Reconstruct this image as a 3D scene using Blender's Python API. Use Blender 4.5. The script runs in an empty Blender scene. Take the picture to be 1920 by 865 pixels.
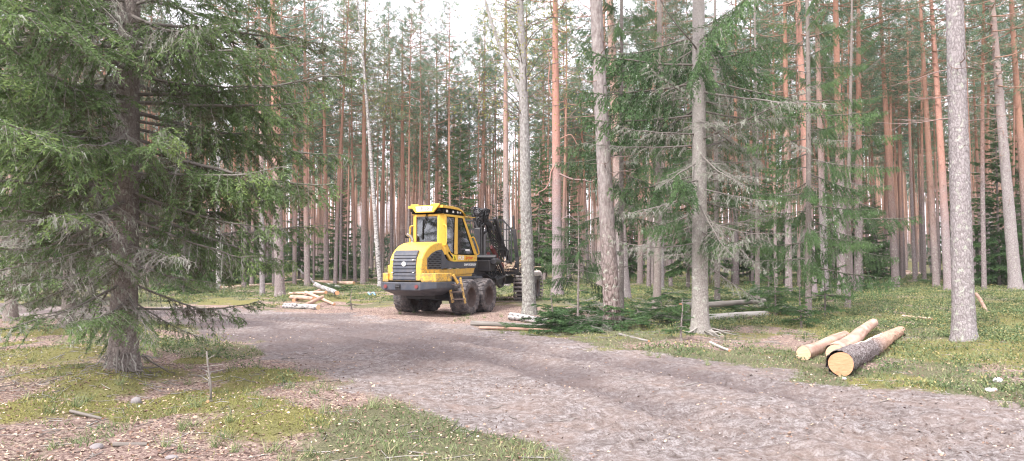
import bpy, bmesh, math, random
import numpy as np
from mathutils import Vector, Matrix

R = math.radians
PI = math.pi
rng = np.random.default_rng(7)
random.seed(7)
SC = bpy.context.scene
COL = SC.collection

# ------------------------------------------------------------------ camera
CAM_H = 1.6
PITCH = R(2.58)
FPX = 1386.67
cd = bpy.data.cameras.new('camera')
cam = bpy.data.objects.new('camera', cd)
COL.objects.link(cam)
cam.location = (0, 0, CAM_H)
cam.rotation_euler = (PI / 2 + PITCH, 0, 0)
cd.sensor_width = 36
cd.lens = 26
cd.clip_start = 0.1
cd.clip_end = 3000
SC.camera = cam

# ------------------------------------------------------------------ sky, sun, exposure
SUN_EL, SUN_AZ = R(48), R(215)      # azimuth measured clockwise from +Y (view direction)
w = bpy.data.worlds.new('World')
SC.world = w
w.use_nodes = True
nt = w.node_tree
nt.nodes.clear()
out = nt.nodes.new('ShaderNodeOutputWorld')
bg = nt.nodes.new('ShaderNodeBackground')
sky = nt.nodes.new('ShaderNodeTexSky')
sky.sky_type = 'NISHITA'
sky.sun_disc = False
sky.sun_elevation = SUN_EL
sky.sun_rotation = SUN_AZ
sky.dust_density = 4.0
sky.air_density = 1.2
mx = nt.nodes.new('ShaderNodeMix')
mx.data_type = 'RGBA'
mx.inputs[0].default_value = 0.88
mx.inputs[7].default_value = (9.6, 9.2, 10.0, 1)      # even bright cloud layer
nt.links.new(sky.outputs[0], mx.inputs[6])
nt.links.new(mx.outputs[2], bg.inputs[0])
bg.inputs[1].default_value = 0.125
nt.links.new(bg.outputs[0], out.inputs[0])
sl = bpy.data.lights.new('sun', 'SUN')
sl.energy = 2.9
sl.angle = R(11)
sl.color = (1, 0.965, 0.935)
so = bpy.data.objects.new('sun', sl)
COL.objects.link(so)
sd = Vector((math.sin(SUN_AZ) * math.cos(SUN_EL), math.cos(SUN_AZ) * math.cos(SUN_EL), math.sin(SUN_EL)))
so.rotation_euler = sd.to_track_quat('Z', 'Y').to_euler()
so.location = sd * 50
SC.view_settings.view_transform = 'Standard'
SC.view_settings.look = 'None'
SC.view_settings.gamma = 1
SC.view_settings.exposure = 1.2
SC.cycles.max_bounces = 6
SC.cycles.diffuse_bounces = 3
SC.cycles.transparent_max_bounces = 8
SC.cycles.transmission_bounces = 4
SC.cycles.use_denoising = True
SC.cycles.filter_width = 1.15

# ------------------------------------------------------------------ numeric helpers
def hash2(ix, iy, seed):
    n = (ix.astype(np.int64) * 374761393 + iy.astype(np.int64) * 668265263 + seed * 1442695041) & 0x7fffffff
    n = ((n ^ (n >> 13)) * 1274126177) & 0x7fffffff
    return ((n ^ (n >> 16)) & 0xffff) / 65535.0

def vnoise(x, y, s, seed=0):
    x = np.asarray(x, float) / s
    y = np.asarray(y, float) / s
    ix, iy = np.floor(x), np.floor(y)
    fx, fy = x - ix, y - iy
    fx = fx * fx * (3 - 2 * fx)
    fy = fy * fy * (3 - 2 * fy)
    a, b = hash2(ix, iy, seed), hash2(ix + 1, iy, seed)
    c, d = hash2(ix, iy + 1, seed), hash2(ix + 1, iy + 1, seed)
    return a + (b - a) * fx + (c - a) * fy + (a - b - c + d) * fx * fy

def smooth(e0, e1, v):
    t = np.clip((v - e0) / (e1 - e0), 0, 1)
    return t * t * (3 - 2 * t)

TRACK = np.array([(1.0, -5), (0.95, 3), (0.6, 5), (.35, 6.0), (-.05, 6.82), (-.63, 7.92), (-1.81, 9.64), (-3.46, 12), (-5.26, 14.3),
                  (-8.36, 19), (-12.5, 22.0), (-40, 28), (-40, 36), (-15.8, 28.5), (-12.7, 28.5), (-9.6, 27.0), (-6.6, 25.2), (-4, 23),
                  (-1.7, 20.6), (0, 17.5), (1.46, 14.8), (2.3, 13.6), (3.6, 11.5), (5.1, 9.8), (5.8, 8.3), (12, 4.5), (12, -5)])

def track_sd(x, y):
    """signed distance to the track outline, positive inside"""
    x = np.asarray(x, float)
    y = np.asarray(y, float)
    d2 = np.full(x.shape, 1e9)
    ins = np.zeros(x.shape, bool)
    n = len(TRACK)
    for i in range(n):
        ax, ay = TRACK[i]
        bx, by = TRACK[(i + 1) % n]
        ex, ey = bx - ax, by - ay
        t = np.clip(((x - ax) * ex + (y - ay) * ey) / (ex * ex + ey * ey), 0, 1)
        d2 = np.minimum(d2, (x - ax - t * ex) ** 2 + (y - ay - t * ey) ** 2)
        if ay != by:
            c = ((ay > y) != (by > y)) & (x < ex * (y - ay) / (by - ay) + ax)
            ins ^= c
    return np.where(ins, 1, -1) * np.sqrt(d2)

RUTS = [np.array([(3.2, 2), (2.6, 6), (1.2, 10), (-.4, 13.2), (-3.6, 17), (-8, 21), (-14, 24.5), (-24, 28)], float),
        np.array([(6.0, 3), (4.7, 7), (3.2, 10), (1.4, 13.0), (-1.0, 16.2), (-5, 20.6), (-9.6, 23.8), (-15, 26.3)], float)]

def rut_d(x, y, arc=False):
    d2 = np.full(np.shape(x), 1e9)
    sa = np.zeros(np.shape(x))
    for L in RUTS:
        acc = 0.0
        for (ax, ay), (bx, by) in zip(L[:-1], L[1:]):
            ex, ey = bx - ax, by - ay
            t = np.clip(((x - ax) * ex + (y - ay) * ey) / (ex * ex + ey * ey), 0, 1)
            q = (x - ax - t * ex) ** 2 + (y - ay - t * ey) ** 2
            ln = math.hypot(ex, ey)
            if arc:
                lat = ((x - ax) * ey - (y - ay) * ex) / ln
                sa = np.where(q < d2, acc + t * ln + np.abs(lat) * .55, sa)
            acc += ln
            d2 = np.minimum(d2, q)
    return (np.sqrt(d2), sa) if arc else np.sqrt(d2)

# moss hummocks: x, y, radius, height
MOUNDS = [(-5.3, 9.6, .55, .16), (-4.9, 9.2, .35, .10), (-6.3, 10.6, .7, .12), (-3.0, 8.3, .5, .10), (-2.4, 7.4, .6, .09), (-5.2, 7.8, .5, .10), (-3.7, 10.6, .6, .1),
          (9.6, 15.0, .8, .14), (10.6, 14.2, .9, .16), (11.5, 16, 1, .2), (-5.4, 10.4, .8, .08), (-7.6, 12.5, 1.2, .15), (14, 20, 1.5, .3), (3.9, 16.8, .9, .12)]

def terrain(x, y):
    x = np.asarray(x, float)
    y = np.asarray(y, float)
    sd_ = track_sd(x, y)
    tr = smooth(-.5, .6, sd_)
    h = (vnoise(x, y, 7, 1) - .5) * .22 * smooth(4, 14, y) + (vnoise(x, y, 2.1, 2) - .5) * .10 + (vnoise(x, y, .6, 3) - .5) * .05
    h *= (1 - tr * .75)
    h -= .05 * tr
    r = rut_d(x + (vnoise(x, y, 1.5, 9) - .5) * .3, y)
    h += tr * (-.06 * np.exp(-(r / .28) ** 2) + .035 * np.exp(-((r - .5) / .16) ** 2))
    r2, sa = rut_d(x, y, True)
    pr = np.exp(-(r2 / .34) ** 4) * smooth(.38, .6, vnoise(x, y, 1.6, 15)) + np.exp(-((r2 - .95) / .3) ** 4) * smooth(.5, .7, vnoise(x, y, 1.9, 16))
    h += tr * pr * .022 * np.tanh(2.2 * np.sin(sa * 2 * PI / .26))
    h += (vnoise(x, y, .22, 4) - .5) * .034 + (vnoise(x, y, .10, 5) - .5) * .020 * (1 + tr * .9)
    for mx_, my_, mr, mh in MOUNDS:
        h = h + mh * np.exp(-((x - mx_) ** 2 + (y - my_) ** 2) / mr ** 2)
    h += .10 * smooth(27, 32, y) * np.exp(-((x - .5) / 6) ** 2)
    h += .5 * smooth(10, 45, x) * smooth(10, 50, y) + 4.5 * smooth(75, 230, y)
    return h

def gz(x, y):
    return float(terrain(np.array([x]), np.array([y]))[0])

def gp(px, py, dist=None):
    """point of the level ground that the photo shows at px, py; or at a given distance"""
    d = dist if dist else 2218.0 / max(py - 495.0, 1)
    return ((px - 960) / FPX * d * 1.0, d)

def frame_x(px, d, z):
    return (px - 960) / FPX * (d * math.cos(PITCH) + (z - CAM_H) * math.sin(PITCH))

# ------------------------------------------------------------------ geometry store
class Geo:
    def __init__(s):
        s.V, s.F3, s.F4, s.T, s.n = [], [], [], [], 0
    def add(s, v, f3=None, f4=None, t=0.5):
        v = np.asarray(v, np.float32).reshape(-1, 3)
        if f3 is not None and len(f3): s.F3.append(np.asarray(f3, np.int32) + s.n)
        if f4 is not None and len(f4): s.F4.append(np.asarray(f4, np.int32) + s.n)
        s.V.append(v)
        t = np.asarray(t, np.float32)
        s.T.append(np.full(len(v), t, np.float32) if t.ndim == 0 else t.astype(np.float32))
        s.n += len(v)
    def pack(s):
        V = np.concatenate(s.V) if s.V else np.zeros((0, 3), np.float32)
        T = np.concatenate(s.T) if s.T else np.zeros(0, np.float32)
        F3 = np.concatenate(s.F3) if s.F3 else np.zeros((0, 3), np.int32)
        F4 = np.concatenate(s.F4) if s.F4 else np.zeros((0, 4), np.int32)
        return V, F3, F4, T
    def merge(s, p, M=None, off=None, dt=0.0):
        V, F3, F4, T = p
        if M is not None: V = V @ M.T
        if off is not None: V = V + off
        s.add(V, F3, F4, T + dt)
    def mesh(s, name, mat, smooth_=False, extra=None, mat2=None):
        V, F3, F4, T = s.pack()
        if extra is not None:
            V2, G3, G4, T2 = extra.pack()
            o3, o4, nv = len(F3), len(F4), len(V)
            V, T = np.concatenate([V, V2]), np.concatenate([T, T2])
            F3, F4 = np.concatenate([F3, G3 + nv]), np.concatenate([F4, G4 + nv])
        me = bpy.data.meshes.new(name)
        me.vertices.add(len(V))
        me.vertices.foreach_set('co', V.astype(np.float32).ravel())
        nl = F3.size + F4.size
        me.loops.add(nl)
        me.loops.foreach_set('vertex_index', np.concatenate([F3.ravel(), F4.ravel()]).astype(np.int32))
        me.polygons.add(len(F3) + len(F4))
        st = np.concatenate([np.arange(len(F3)) * 3, F3.size + np.arange(len(F4)) * 4]).astype(np.int32)
        me.polygons.foreach_set('loop_start', st)
        if smooth_:
            me.polygons.foreach_set('use_smooth', np.ones(len(st), bool))
        a = me.attributes.new('tint', 'FLOAT', 'POINT')
        a.data.foreach_set('value', T)
        me.update(calc_edges=True)
        me.materials.append(mat)
        if extra is not None:
            me.materials.append(mat2)
            mi = np.zeros(len(st), np.int32)
            mi[o3:len(F3)] = 1
            mi[len(F3) + o4:] = 1
            me.polygons.foreach_set('material_index', mi)
        return me
    def obj(s, name, mat, parent=None, smooth_=False):
        o = bpy.data.objects.new(name, s.mesh(name, mat, smooth_))
        COL.objects.link(o)
        if parent: o.parent = parent
        return o

def tube(g, pts, rad, sides=6, t=0.5, cap=False, rough=0.0):
    pts = np.asarray(pts, float)
    n = len(pts)
    rad = np.broadcast_to(np.asarray(rad, float), (n,))
    tg = np.gradient(pts, axis=0)
    tg /= np.linalg.norm(tg, axis=1)[:, None] + 1e-9
    up = np.array([0, 0, 1.0]) if abs(tg[0, 2]) < .9 else np.array([1.0, 0, 0])
    a = np.cross(tg, up)
    a /= np.linalg.norm(a, axis=1)[:, None] + 1e-9
    b = np.cross(tg, a)
    th = np.arange(sides) / sides * 2 * PI
    rr = rad[:, None] * (1 + (rng.random((n, sides)) - .5) * rough)
    V = pts[:, None] + rr[..., None] * (a[:, None] * np.cos(th)[None, :, None] + b[:, None] * np.sin(th)[None, :, None])
    i = np.arange(n - 1)[:, None] * sides
    j = np.arange(sides)[None]
    k = (j + 1) % sides
    F = np.stack([i + j, i + k, i + sides + k, i + sides + j], -1).reshape(-1, 4)
    V = V.reshape(-1, 3)
    f3 = None
    if cap:
        V = np.vstack([V, pts[0], pts[-1]])
        c0, c1 = n * sides, n * sides + 1
        j = np.arange(sides)
        k = (j + 1) % sides
        f3 = np.vstack([np.stack([np.full(sides, c0), k, j], 1), np.stack([np.full(sides, c1), (n - 1) * sides + j, (n - 1) * sides + k], 1)])
    g.add(V, f3, F, t)

def unit(v):
    return v / (np.linalg.norm(v, axis=-1, keepdims=True) + 1e-9)

def blades(g, B, D, L, W, t):
    """thin triangles: base points B, directions D, lengths L, half widths W"""
    n = len(B)
    if n == 0: return
    S = unit(np.cross(D, unit(rng.normal(size=(n, 3)))))
    L = np.broadcast_to(L, (n,))[:, None]
    W = np.broadcast_to(W, (n,))[:, None]
    V = np.stack([B - S * W, B + S * W, B + D * L], 1).reshape(-1, 3)
    g.add(V, np.arange(n * 3).reshape(-1, 3), None, np.repeat(np.broadcast_to(t, (n,)), 3))

def leafs(g, C, D, N, L, W, t):
    """small diamond leaves"""
    n = len(C)
    S = unit(np.cross(D, N))
    L = np.broadcast_to(L, (n,))[:, None]
    W = np.broadcast_to(W, (n,))[:, None]
    V = np.stack([C - D * L * .5, C + S * W + D * L * .05, C + D * L * .5, C - S * W + D * L * .05], 1).reshape(-1, 3)
    g.add(V, None, np.arange(n * 4).reshape(-1, 4), np.repeat(np.broadcast_to(t, (n,)), 4))

def rotz(a):
    c, s = math.cos(a), math.sin(a)
    return np.array([[c, -s, 0], [s, c, 0], [0, 0, 1.0]])

def roty(a):
    c, s = math.cos(a), math.sin(a)
    return np.array([[c, 0, s], [0, 1, 0], [-s, 0, c]])

def rotx(a):
    c, s = math.cos(a), math.sin(a)
    return np.array([[1, 0, 0], [0, c, -s], [0, s, c]])

# ------------------------------------------------------------------ materials
class Nodes:
    def __init__(s, name):
        s.m = bpy.data.materials.new(name)
        s.m.use_nodes = True
        s.t = s.m.node_tree
        s.b = s.t.nodes['Principled BSDF']
        s.o = s.t.nodes['Material Output']
    def n(s, typ, **kw):
        x = s.t.nodes.new(typ)
        for k, v in kw.items(): setattr(x, k, v)
        return x
    def l(s, a, b): s.t.links.new(a, b)
    def coord(s, kind='Object', scale=(1, 1, 1)):
        c = s.n('ShaderNodeTexCoord')
        m = s.n('ShaderNodeMapping')
        m.inputs['Scale'].default_value = scale
        s.l(c.outputs[kind], m.inputs[0])
        return m.outputs[0]
    def noise(s, vec, scale, detail=4, rough=.6):
        x = s.n('ShaderNodeTexNoise')
        x.inputs['Scale'].default_value = scale
        x.inputs['Detail'].default_value = detail
        x.inputs['Roughness'].default_value = rough
        if vec: s.l(vec, x.inputs['Vector'])
        return x.outputs['Fac']
    def voro(s, vec, scale, feature='F1', out='Distance'):
        x = s.n('ShaderNodeTexVoronoi', feature=feature)
        x.inputs['Scale'].default_value = scale
        if vec: s.l(vec, x.inputs['Vector'])
        return x.outputs[out]
    def ramp(s, fac, stops):
        x = s.n('ShaderNodeValToRGB')
        e = x.color_ramp.elements
        while len(e) < len(stops): e.new(.5)
        for i, (p, c) in enumerate(stops):
            e[i].position = p
            e[i].color = tuple(c) + (1,) if len(c) == 3 else c
        s.l(fac, x.inputs[0])
        return x.outputs[0]
    def mix(s, fac, a, b, blend='MIX'):
        x = s.n('ShaderNodeMix', data_type='RGBA', blend_type=blend)
        for v, i in ((fac, 0), (a, 6), (b, 7)):
            if hasattr(v, 'links') or hasattr(v, 'is_linked'): s.l(v, x.inputs[i])
            elif i == 0: x.inputs[0].default_value = v
            else: x.inputs[i].default_value = tuple(v) + (1,)
        return x.outputs[2]
    def math(s, op, a, b=None, clamp=False):
        x = s.n('ShaderNodeMath', operation=op, use_clamp=clamp)
        for i, v in enumerate((a, b)):
            if v is None: continue
            if hasattr(v, 'is_linked'): s.l(v, x.inputs[i])
            else: x.inputs[i].default_value = v
        return x.outputs[0]
    def attr(s, name, out='Fac'):
        x = s.n('ShaderNodeAttribute', attribute_name=name)
        return x.outputs[out]
    def rand(s):
        return s.n('ShaderNodeObjectInfo').outputs['Random']
    def bump(s, h, strength=.5, dist=.02):
        x = s.n('ShaderNodeBump')
        x.inputs['Strength'].default_value = strength
        x.inputs['Distance'].default_value = dist
        s.l(h, x.inputs['Height'])
        s.l(x.outputs[0], s.b.inputs['Normal'])
    def color(s, c):
        if hasattr(c, 'is_linked'): s.l(c, s.b.inputs['Base Color'])
        else: s.b.inputs['Base Color'].default_value = tuple(c) + (1,)
    def set(s, rough=.8, spec=.2, metal=0):
        s.b.inputs['Roughness'].default_value = rough
        s.b.inputs['Specular IOR Level'].default_value = spec
        s.b.inputs['Metallic'].default_value = metal
        return s

def muddy(name, c, z0, z1):
    k = Nodes(name).set(.4, .5)
    v = k.coord()
    sx = k.n('ShaderNodeSeparateXYZ')
    k.l(v, sx.inputs[0])
    low = k.n('ShaderNodeMapRange')
    low.inputs[1].default_value = z1
    low.inputs[2].default_value = z0
    k.l(sx.outputs[2], low.inputs[0])
    n = k.noise(v, 9, 8, .75)
    n2 = k.noise(k.coord(scale=(6, 6, 1)), 2.5, 5, .7)
    f = k.math('ADD', n, k.math('MULTIPLY', low.outputs[0], .17))
    f = k.ramp(f, [(.58, (0, 0, 0)), (.70, (.8, .8, .8))])
    d = k.mix(k.ramp(n2, [(.42, (0, 0, 0)), (.75, (.5, .5, .5))]), c, (.46, .31, .12))
    k.color(k.mix(f, d, (.22, .16, .11)))
    rr = k.math('ADD', k.math('MULTIPLY', f, .4), .36)
    k.l(rr, k.b.inputs['Roughness'])
    k.bump(n, .06, .01)
    return k.m

def plain(name, c, rough=.6, spec=.4, metal=0, dirt=0.0, dirtc=(.16, .13, .11), scale=6):
    k = Nodes(name).set(rough, spec, metal)
    if dirt:
        v = k.coord()
        f = k.noise(v, scale, 6, .7)
        f2 = k.ramp(f, [(.42, (0, 0, 0)), (.78, (dirt, dirt, dirt))])
        k.color(k.mix(f2, c, dirtc))
        k.bump(f, .08, .01)
    else:
        k.color(c)
    return k.m

def foliage(name, stops, rough=.55, transl=.25, rnd=.25, nscale=1.2, amp=.5):
    k = Nodes(name).set(rough, .25)
    v = k.coord()
    t = k.attr('tint')
    nz = k.noise(v, nscale, 3, .6)
    f = k.math('ADD', t, k.math('MULTIPLY', k.math('SUBTRACT', nz, .5), amp))
    f = k.math('ADD', f, k.math('MULTIPLY', k.math('SUBTRACT', k.rand(), .5), rnd), True)
    c = k.ramp(f, stops)
    k.color(c)
    if transl:
        tr = k.n('ShaderNodeBsdfTranslucent')
        k.l(c, tr.inputs[0])
        ms = k.n('ShaderNodeMixShader')
        ms.inputs[0].default_value = transl
        k.l(k.b.outputs[0], ms.inputs[1])
        k.l(tr.outputs[0], ms.inputs[2])
        k.l(ms.outputs[0], k.o.inputs[0])
    return k.m

M = {}
M['spruce'] = foliage('spruce_needles', [(0, (.03, .06, .025)), (.35, (.065, .125, .05)), (.7, (.12, .21, .075)), (1, (.20, .32, .11))])
M['spruce_brown'] = foliage('spruce_needles_thin', [(0, (.05, .055, .03)), (.30, (.11, .10, .06)), (.42, (.09, .14, .055)), (.7, (.15, .23, .085)), (1, (.27, .36, .12))], amp=1.3, nscale=1.6)
M['pine'] = foliage('pine_needles', [(0, (.06, .11, .07)), (.45, (.13, .20, .125)), (.75, (.20, .28, .17)), (1, (.34, .40, .24))], nscale=.5, transl=.38)
M['pine_far'] = foliage('pine_needles_far', [(0, (.06, .11, .07)), (.45, (.13, .20, .125)), (.75, (.20, .28, .17)), (1, (.34, .40, .24))], nscale=.2, rnd=0, transl=.38)
M['birch_leaf'] = foliage('birch_leaves', [(0, (.12, .15, .03)), (.5, (.24, .26, .06)), (1, (.42, .38, .1))], nscale=.6)
M['lichen'] = foliage('beard_lichen', [(0, (.20, .21, .16)), (.5, (.31, .33, .27)), (1, (.46, .48, .42))], transl=.2, rough=.9)
M['grass'] = foliage('grass_blades', [(0, (.08, .11, .045)), (.5, (.17, .22, .10)), (.8, (.30, .31, .16)), (1, (.50, .43, .26))], rnd=0)
M['moss'] = foliage('moss_shoots', [(0, (.11, .12, .03)), (.5, (.25, .25, .075)), (1, (.44, .39, .15))], rnd=0, transl=.15)
M['shrub'] = foliage('berry_leaves', [(0, (.045, .07, .035)), (.5, (.11, .165, .07)), (.8, (.22, .25, .11)), (1, (.42, .34, .15))], rnd=0)
M['litter'] = foliage('dead_leaves', [(0, (.09, .055, .045)), (.35, (.24, .15, .11)), (.62, (.46, .33, .25)), (.85, (.60, .46, .30)), (1, (.74, .64, .52))], rnd=0, transl=.05, nscale=3)
M['clod'] = foliage('soil_crumbs', [(0, (.08, .06, .05)), (.4, (.19, .15, .135)), (.75, (.33, .29, .28)), (1, (.46, .42, .41))], rnd=0, transl=0, nscale=3)

def bark_mat(name, low, lowd, high, z0, z1, scale=14, stretch=.35, lich=0.25, highd=None, cell=.5):
    k = Nodes(name).set(.9, .1)
    v = k.coord(scale=(1, 1, stretch))
    v0 = k.coord()
    sx = k.n('ShaderNodeSeparateXYZ')
    k.l(v0, sx.inputs[0])
    nz = k.noise(v0, 1.2, 3)
    z = k.math('ADD', sx.outputs[2], k.math('MULTIPLY', k.math('SUBTRACT', nz, .5), 4.0))
    z = k.math('ADD', z, k.math('MULTIPLY', k.math('SUBTRACT', k.rand(), .5), 4.0))
    mr = k.n('ShaderNodeMapRange')
    mr.inputs[1].default_value = z0
    mr.inputs[2].default_value = z1
    k.l(z, mr.inputs[0])
    vo = k.voro(v, scale, 'DISTANCE_TO_EDGE')
    n1 = k.noise(v, scale * 1.4, 6, .75)
    n2 = k.noise(v0, 3, 3)
    crack = k.ramp(vo, [(0, (1, 1, 1)), (.12, (0, 0, 0))])
    lowc = k.mix(k.ramp(n1, [(.3, (0, 0, 0)), (.7, (1, 1, 1))]), lowd, low)
    lowc = k.mix(k.math('MULTIPLY', crack, cell), lowc, tuple(x * .35 for x in lowd))
    highc = k.mix(k.ramp(n1, [(.35, (0, 0, 0)), (.65, (1, 1, 1))]), highd or tuple(x * .6 for x in high), high)
    c = k.mix(mr.outputs[0], lowc, highc)
    lf = k.ramp(k.noise(v0, 9, 5, .7), [(.56, (0, 0, 0)), (.66, (lich, lich, lich))])
    lf = k.math('MULTIPLY', lf, k.math('SUBTRACT', 1.0, k.math('MULTIPLY', mr.outputs[0], .8)))
    c = k.mix(lf, c, (.42, .45, .38))
    c = k.mix(k.math('MULTIPLY', k.rand(), .25), c, (.34, .26, .23))
    k.color(c)
    hh = k.math('ADD', k.math('MINIMUM', vo, .25), k.math('MULTIPLY', n1, .6))
    k.bump(hh, .9, .03)
    return k.m

M['pine_bark'] = bark_mat('pine_bark', (.36, .31, .31), (.13, .10, .10), (.46, .245, .175), 3.5, 9.5, 16, .4, .7)
M['pine_bark_grey'] = bark_mat('pine_bark_grey', (.40, .37, .38), (.16, .135, .135), (.44, .29, .24), 3.0, 9, 22, .45, .9)
M['pine_bark_pale'] = bark_mat('pine_bark_pale', (.42, .39, .40), (.15, .13, .13), (.42, .31, .28), 7, 16, 20, .45, .9)
M['pine_bark_pink'] = bark_mat('pine_bark_pink', (.42, .36, .37), (.18, .14, .14), (.52, .28, .22), 2.0, 6.5, 20, .45, .5)
M['pine_bark_rough'] = bark_mat('pine_bark_rough', (.36, .30, .29), (.10, .065, .055), (.34, .32, .31), 2.0, 5.5, 10, .36, 1.0, (.12, .10, .10), cell=1)
M['spruce_bark'] = bark_mat('spruce_bark', (.30, .27, .25), (.14, .115, .105), (.26, .23, .21), 2, 8, 24, .6, .8)
M['spruce_bark_pale'] = bark_mat('spruce_bark_pale', (.40, .39, .36), (.19, .17, .155), (.38, .36, .34), 2, 7, 26, .6, .9)
M['lichen_bark'] = bark_mat('lichen_bark', (.43, .45, .42), (.06, .055, .055), (.44, .44, .43), 3, 9, 13, .5, 1.0, (.14, .13, .13))
M['far_bark'] = bark_mat('far_bark', (.33, .28, .28), (.18, .14, .14), (.42, .245, .18), 3, 10, 6, .4, .3)
M['dead_twig'] = foliage('dead_twig_bark', [(0, (.10, .085, .075)), (.5, (.22, .20, .18)), (1, (.40, .38, .35))], transl=0, rough=.9)
M['log_bark'] = foliage('peeled_log_bark', [(0, (.17, .10, .08)), (.4, (.34, .21, .16)), (.75, (.52, .36, .28)), (1, (.72, .60, .48))], transl=0, rough=.8, nscale=9)

def wood_end(name='cut_wood', a=(.44, .20, .10), b=(.60, .34, .20)):
    k = Nodes(name).set(.7, .2)
    v = k.coord()
    wv = k.n('ShaderNodeTexWave', wave_type='RINGS', rings_direction='X')
    wv.inputs['Scale'].default_value = 22
    wv.inputs['Distortion'].default_value = 3
    wv.inputs['Detail'].default_value = 3
    k.l(v, wv.inputs['Vector'])
    c = k.mix(k.math('MULTIPLY', wv.outputs['Fac'], .45), b, a)
    st = k.noise(k.coord(scale=(3, 5, 46)), 2, 4)
    c = k.mix(k.ramp(st, [(.42, (0, 0, 0)), (.62, (.55, .55, .55))]), c, tuple(q * .8 for q in a))
    c = k.mix(k.ramp(k.noise(v, 5, 3), [(.55, (0, 0, 0)), (.75, (.5, .5, .5))]), c, tuple(q * .6 for q in a))
    k.color(c)
    k.bump(st, .3, .01)
    return k.m
M['wood_end'] = wood_end()
M['wood_pale'] = wood_end('pale_cut_wood', (.50, .33, .20), (.68, .50, .34))

def birch_bark():
    k = Nodes('birch_bark').set(.7, .2)
    v = k.coord(scale=(1, 1, 4))
    n = k.noise(v, 5, 5, .7)
    c = k.ramp(n, [(.40, (.06, .05, .05)), (.50, (.38, .36, .35)), (.75, (.62, .60, .57))])
    k.color(c)
    k.bump(n, .3, .01)
    return k.m
M['birch_bark'] = birch_bark()

def ground_mat():
    k = Nodes('forest_ground').set(.95, .08)
    v = k.coord()
    tr, mo, gr, dk = (k.attr(a) for a in ('track', 'moss', 'green', 'dark'))
    # soil of the track
    n1 = k.noise(v, 1.1, 6, .65)
    n2 = k.noise(v, 11, 8, .72)
    n3 = k.noise(v, 46, 6, .75)
    soil = k.ramp(n2, [(.30, (.10, .08, .07)), (.45, (.26, .225, .21)), (.58, (.44, .405, .395)), (.8, (.62, .585, .57))])
    soil = k.mix(k.ramp(n3, [(.38, (.8, .8, .8)), (.55, (0, 0, 0))]), soil, (.17, .13, .12))
    soil = k.mix(k.ramp(n1, [(.42, (0, 0, 0)), (.66, (.5, .5, .5))]), soil, (.34, .25, .205))
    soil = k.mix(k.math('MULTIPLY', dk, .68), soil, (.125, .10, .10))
    # needle litter
    cv = k.voro(v, 38, 'F1', 'Color')
    sp = k.n('ShaderNodeSeparateColor')
    k.l(cv, sp.inputs[0])
    lit = k.ramp(sp.outputs[0], [(0, (.09, .06, .05)), (.3, (.25, .165, .14)), (.6, (.40, .29, .25)), (.85, (.52, .40, .33)), (1, (.68, .58, .44))])
    lit = k.mix(k.ramp(n3, [(.35, (.75, .75, .75)), (.55, (0, 0, 0))]), lit, (.12, .08, .07))
    lit = k.mix(k.ramp(n2, [(.4, (0, 0, 0)), (.7, (.5, .5, .5))]), lit, (.44, .33, .29))
    mos = k.ramp(n3, [(.3, (.10, .09, .035)), (.5, (.24, .22, .085)), (.7, (.42, .36, .17))])
    mos = k.mix(k.ramp(n1, [(.35, (0, 0, 0)), (.6, (.7, .7, .7))]), mos, (.19, .19, .09))
    gre = k.ramp(n3, [(.3, (.07, .07, .045)), (.5, (.17, .17, .10)), (.7, (.33, .29, .18))])
    def brk(a, lo=.35, hi=.6, sc=.55):
        f = k.math('ADD', a, k.math('MULTIPLY', k.math('SUBTRACT', n2, .5), sc * 2))
        f = k.math('ADD', f, k.math('MULTIPLY', k.math('SUBTRACT', n3, .5), .5))
        return k.ramp(f, [(lo, (0, 0, 0)), (hi, (1, 1, 1))])
    c = k.mix(brk(gr), lit, gre)
    c = k.mix(brk(mo), c, mos)
    c = k.mix(brk(tr, .4, .62, .5), c, soil)
    k.color(c)
    h = k.math('ADD', k.math('MULTIPLY', n2, 1.0), k.math('MULTIPLY', n3, .5))
    k.bump(h, 1.0, .07)
    return k.m
M['ground'] = ground_mat()

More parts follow.
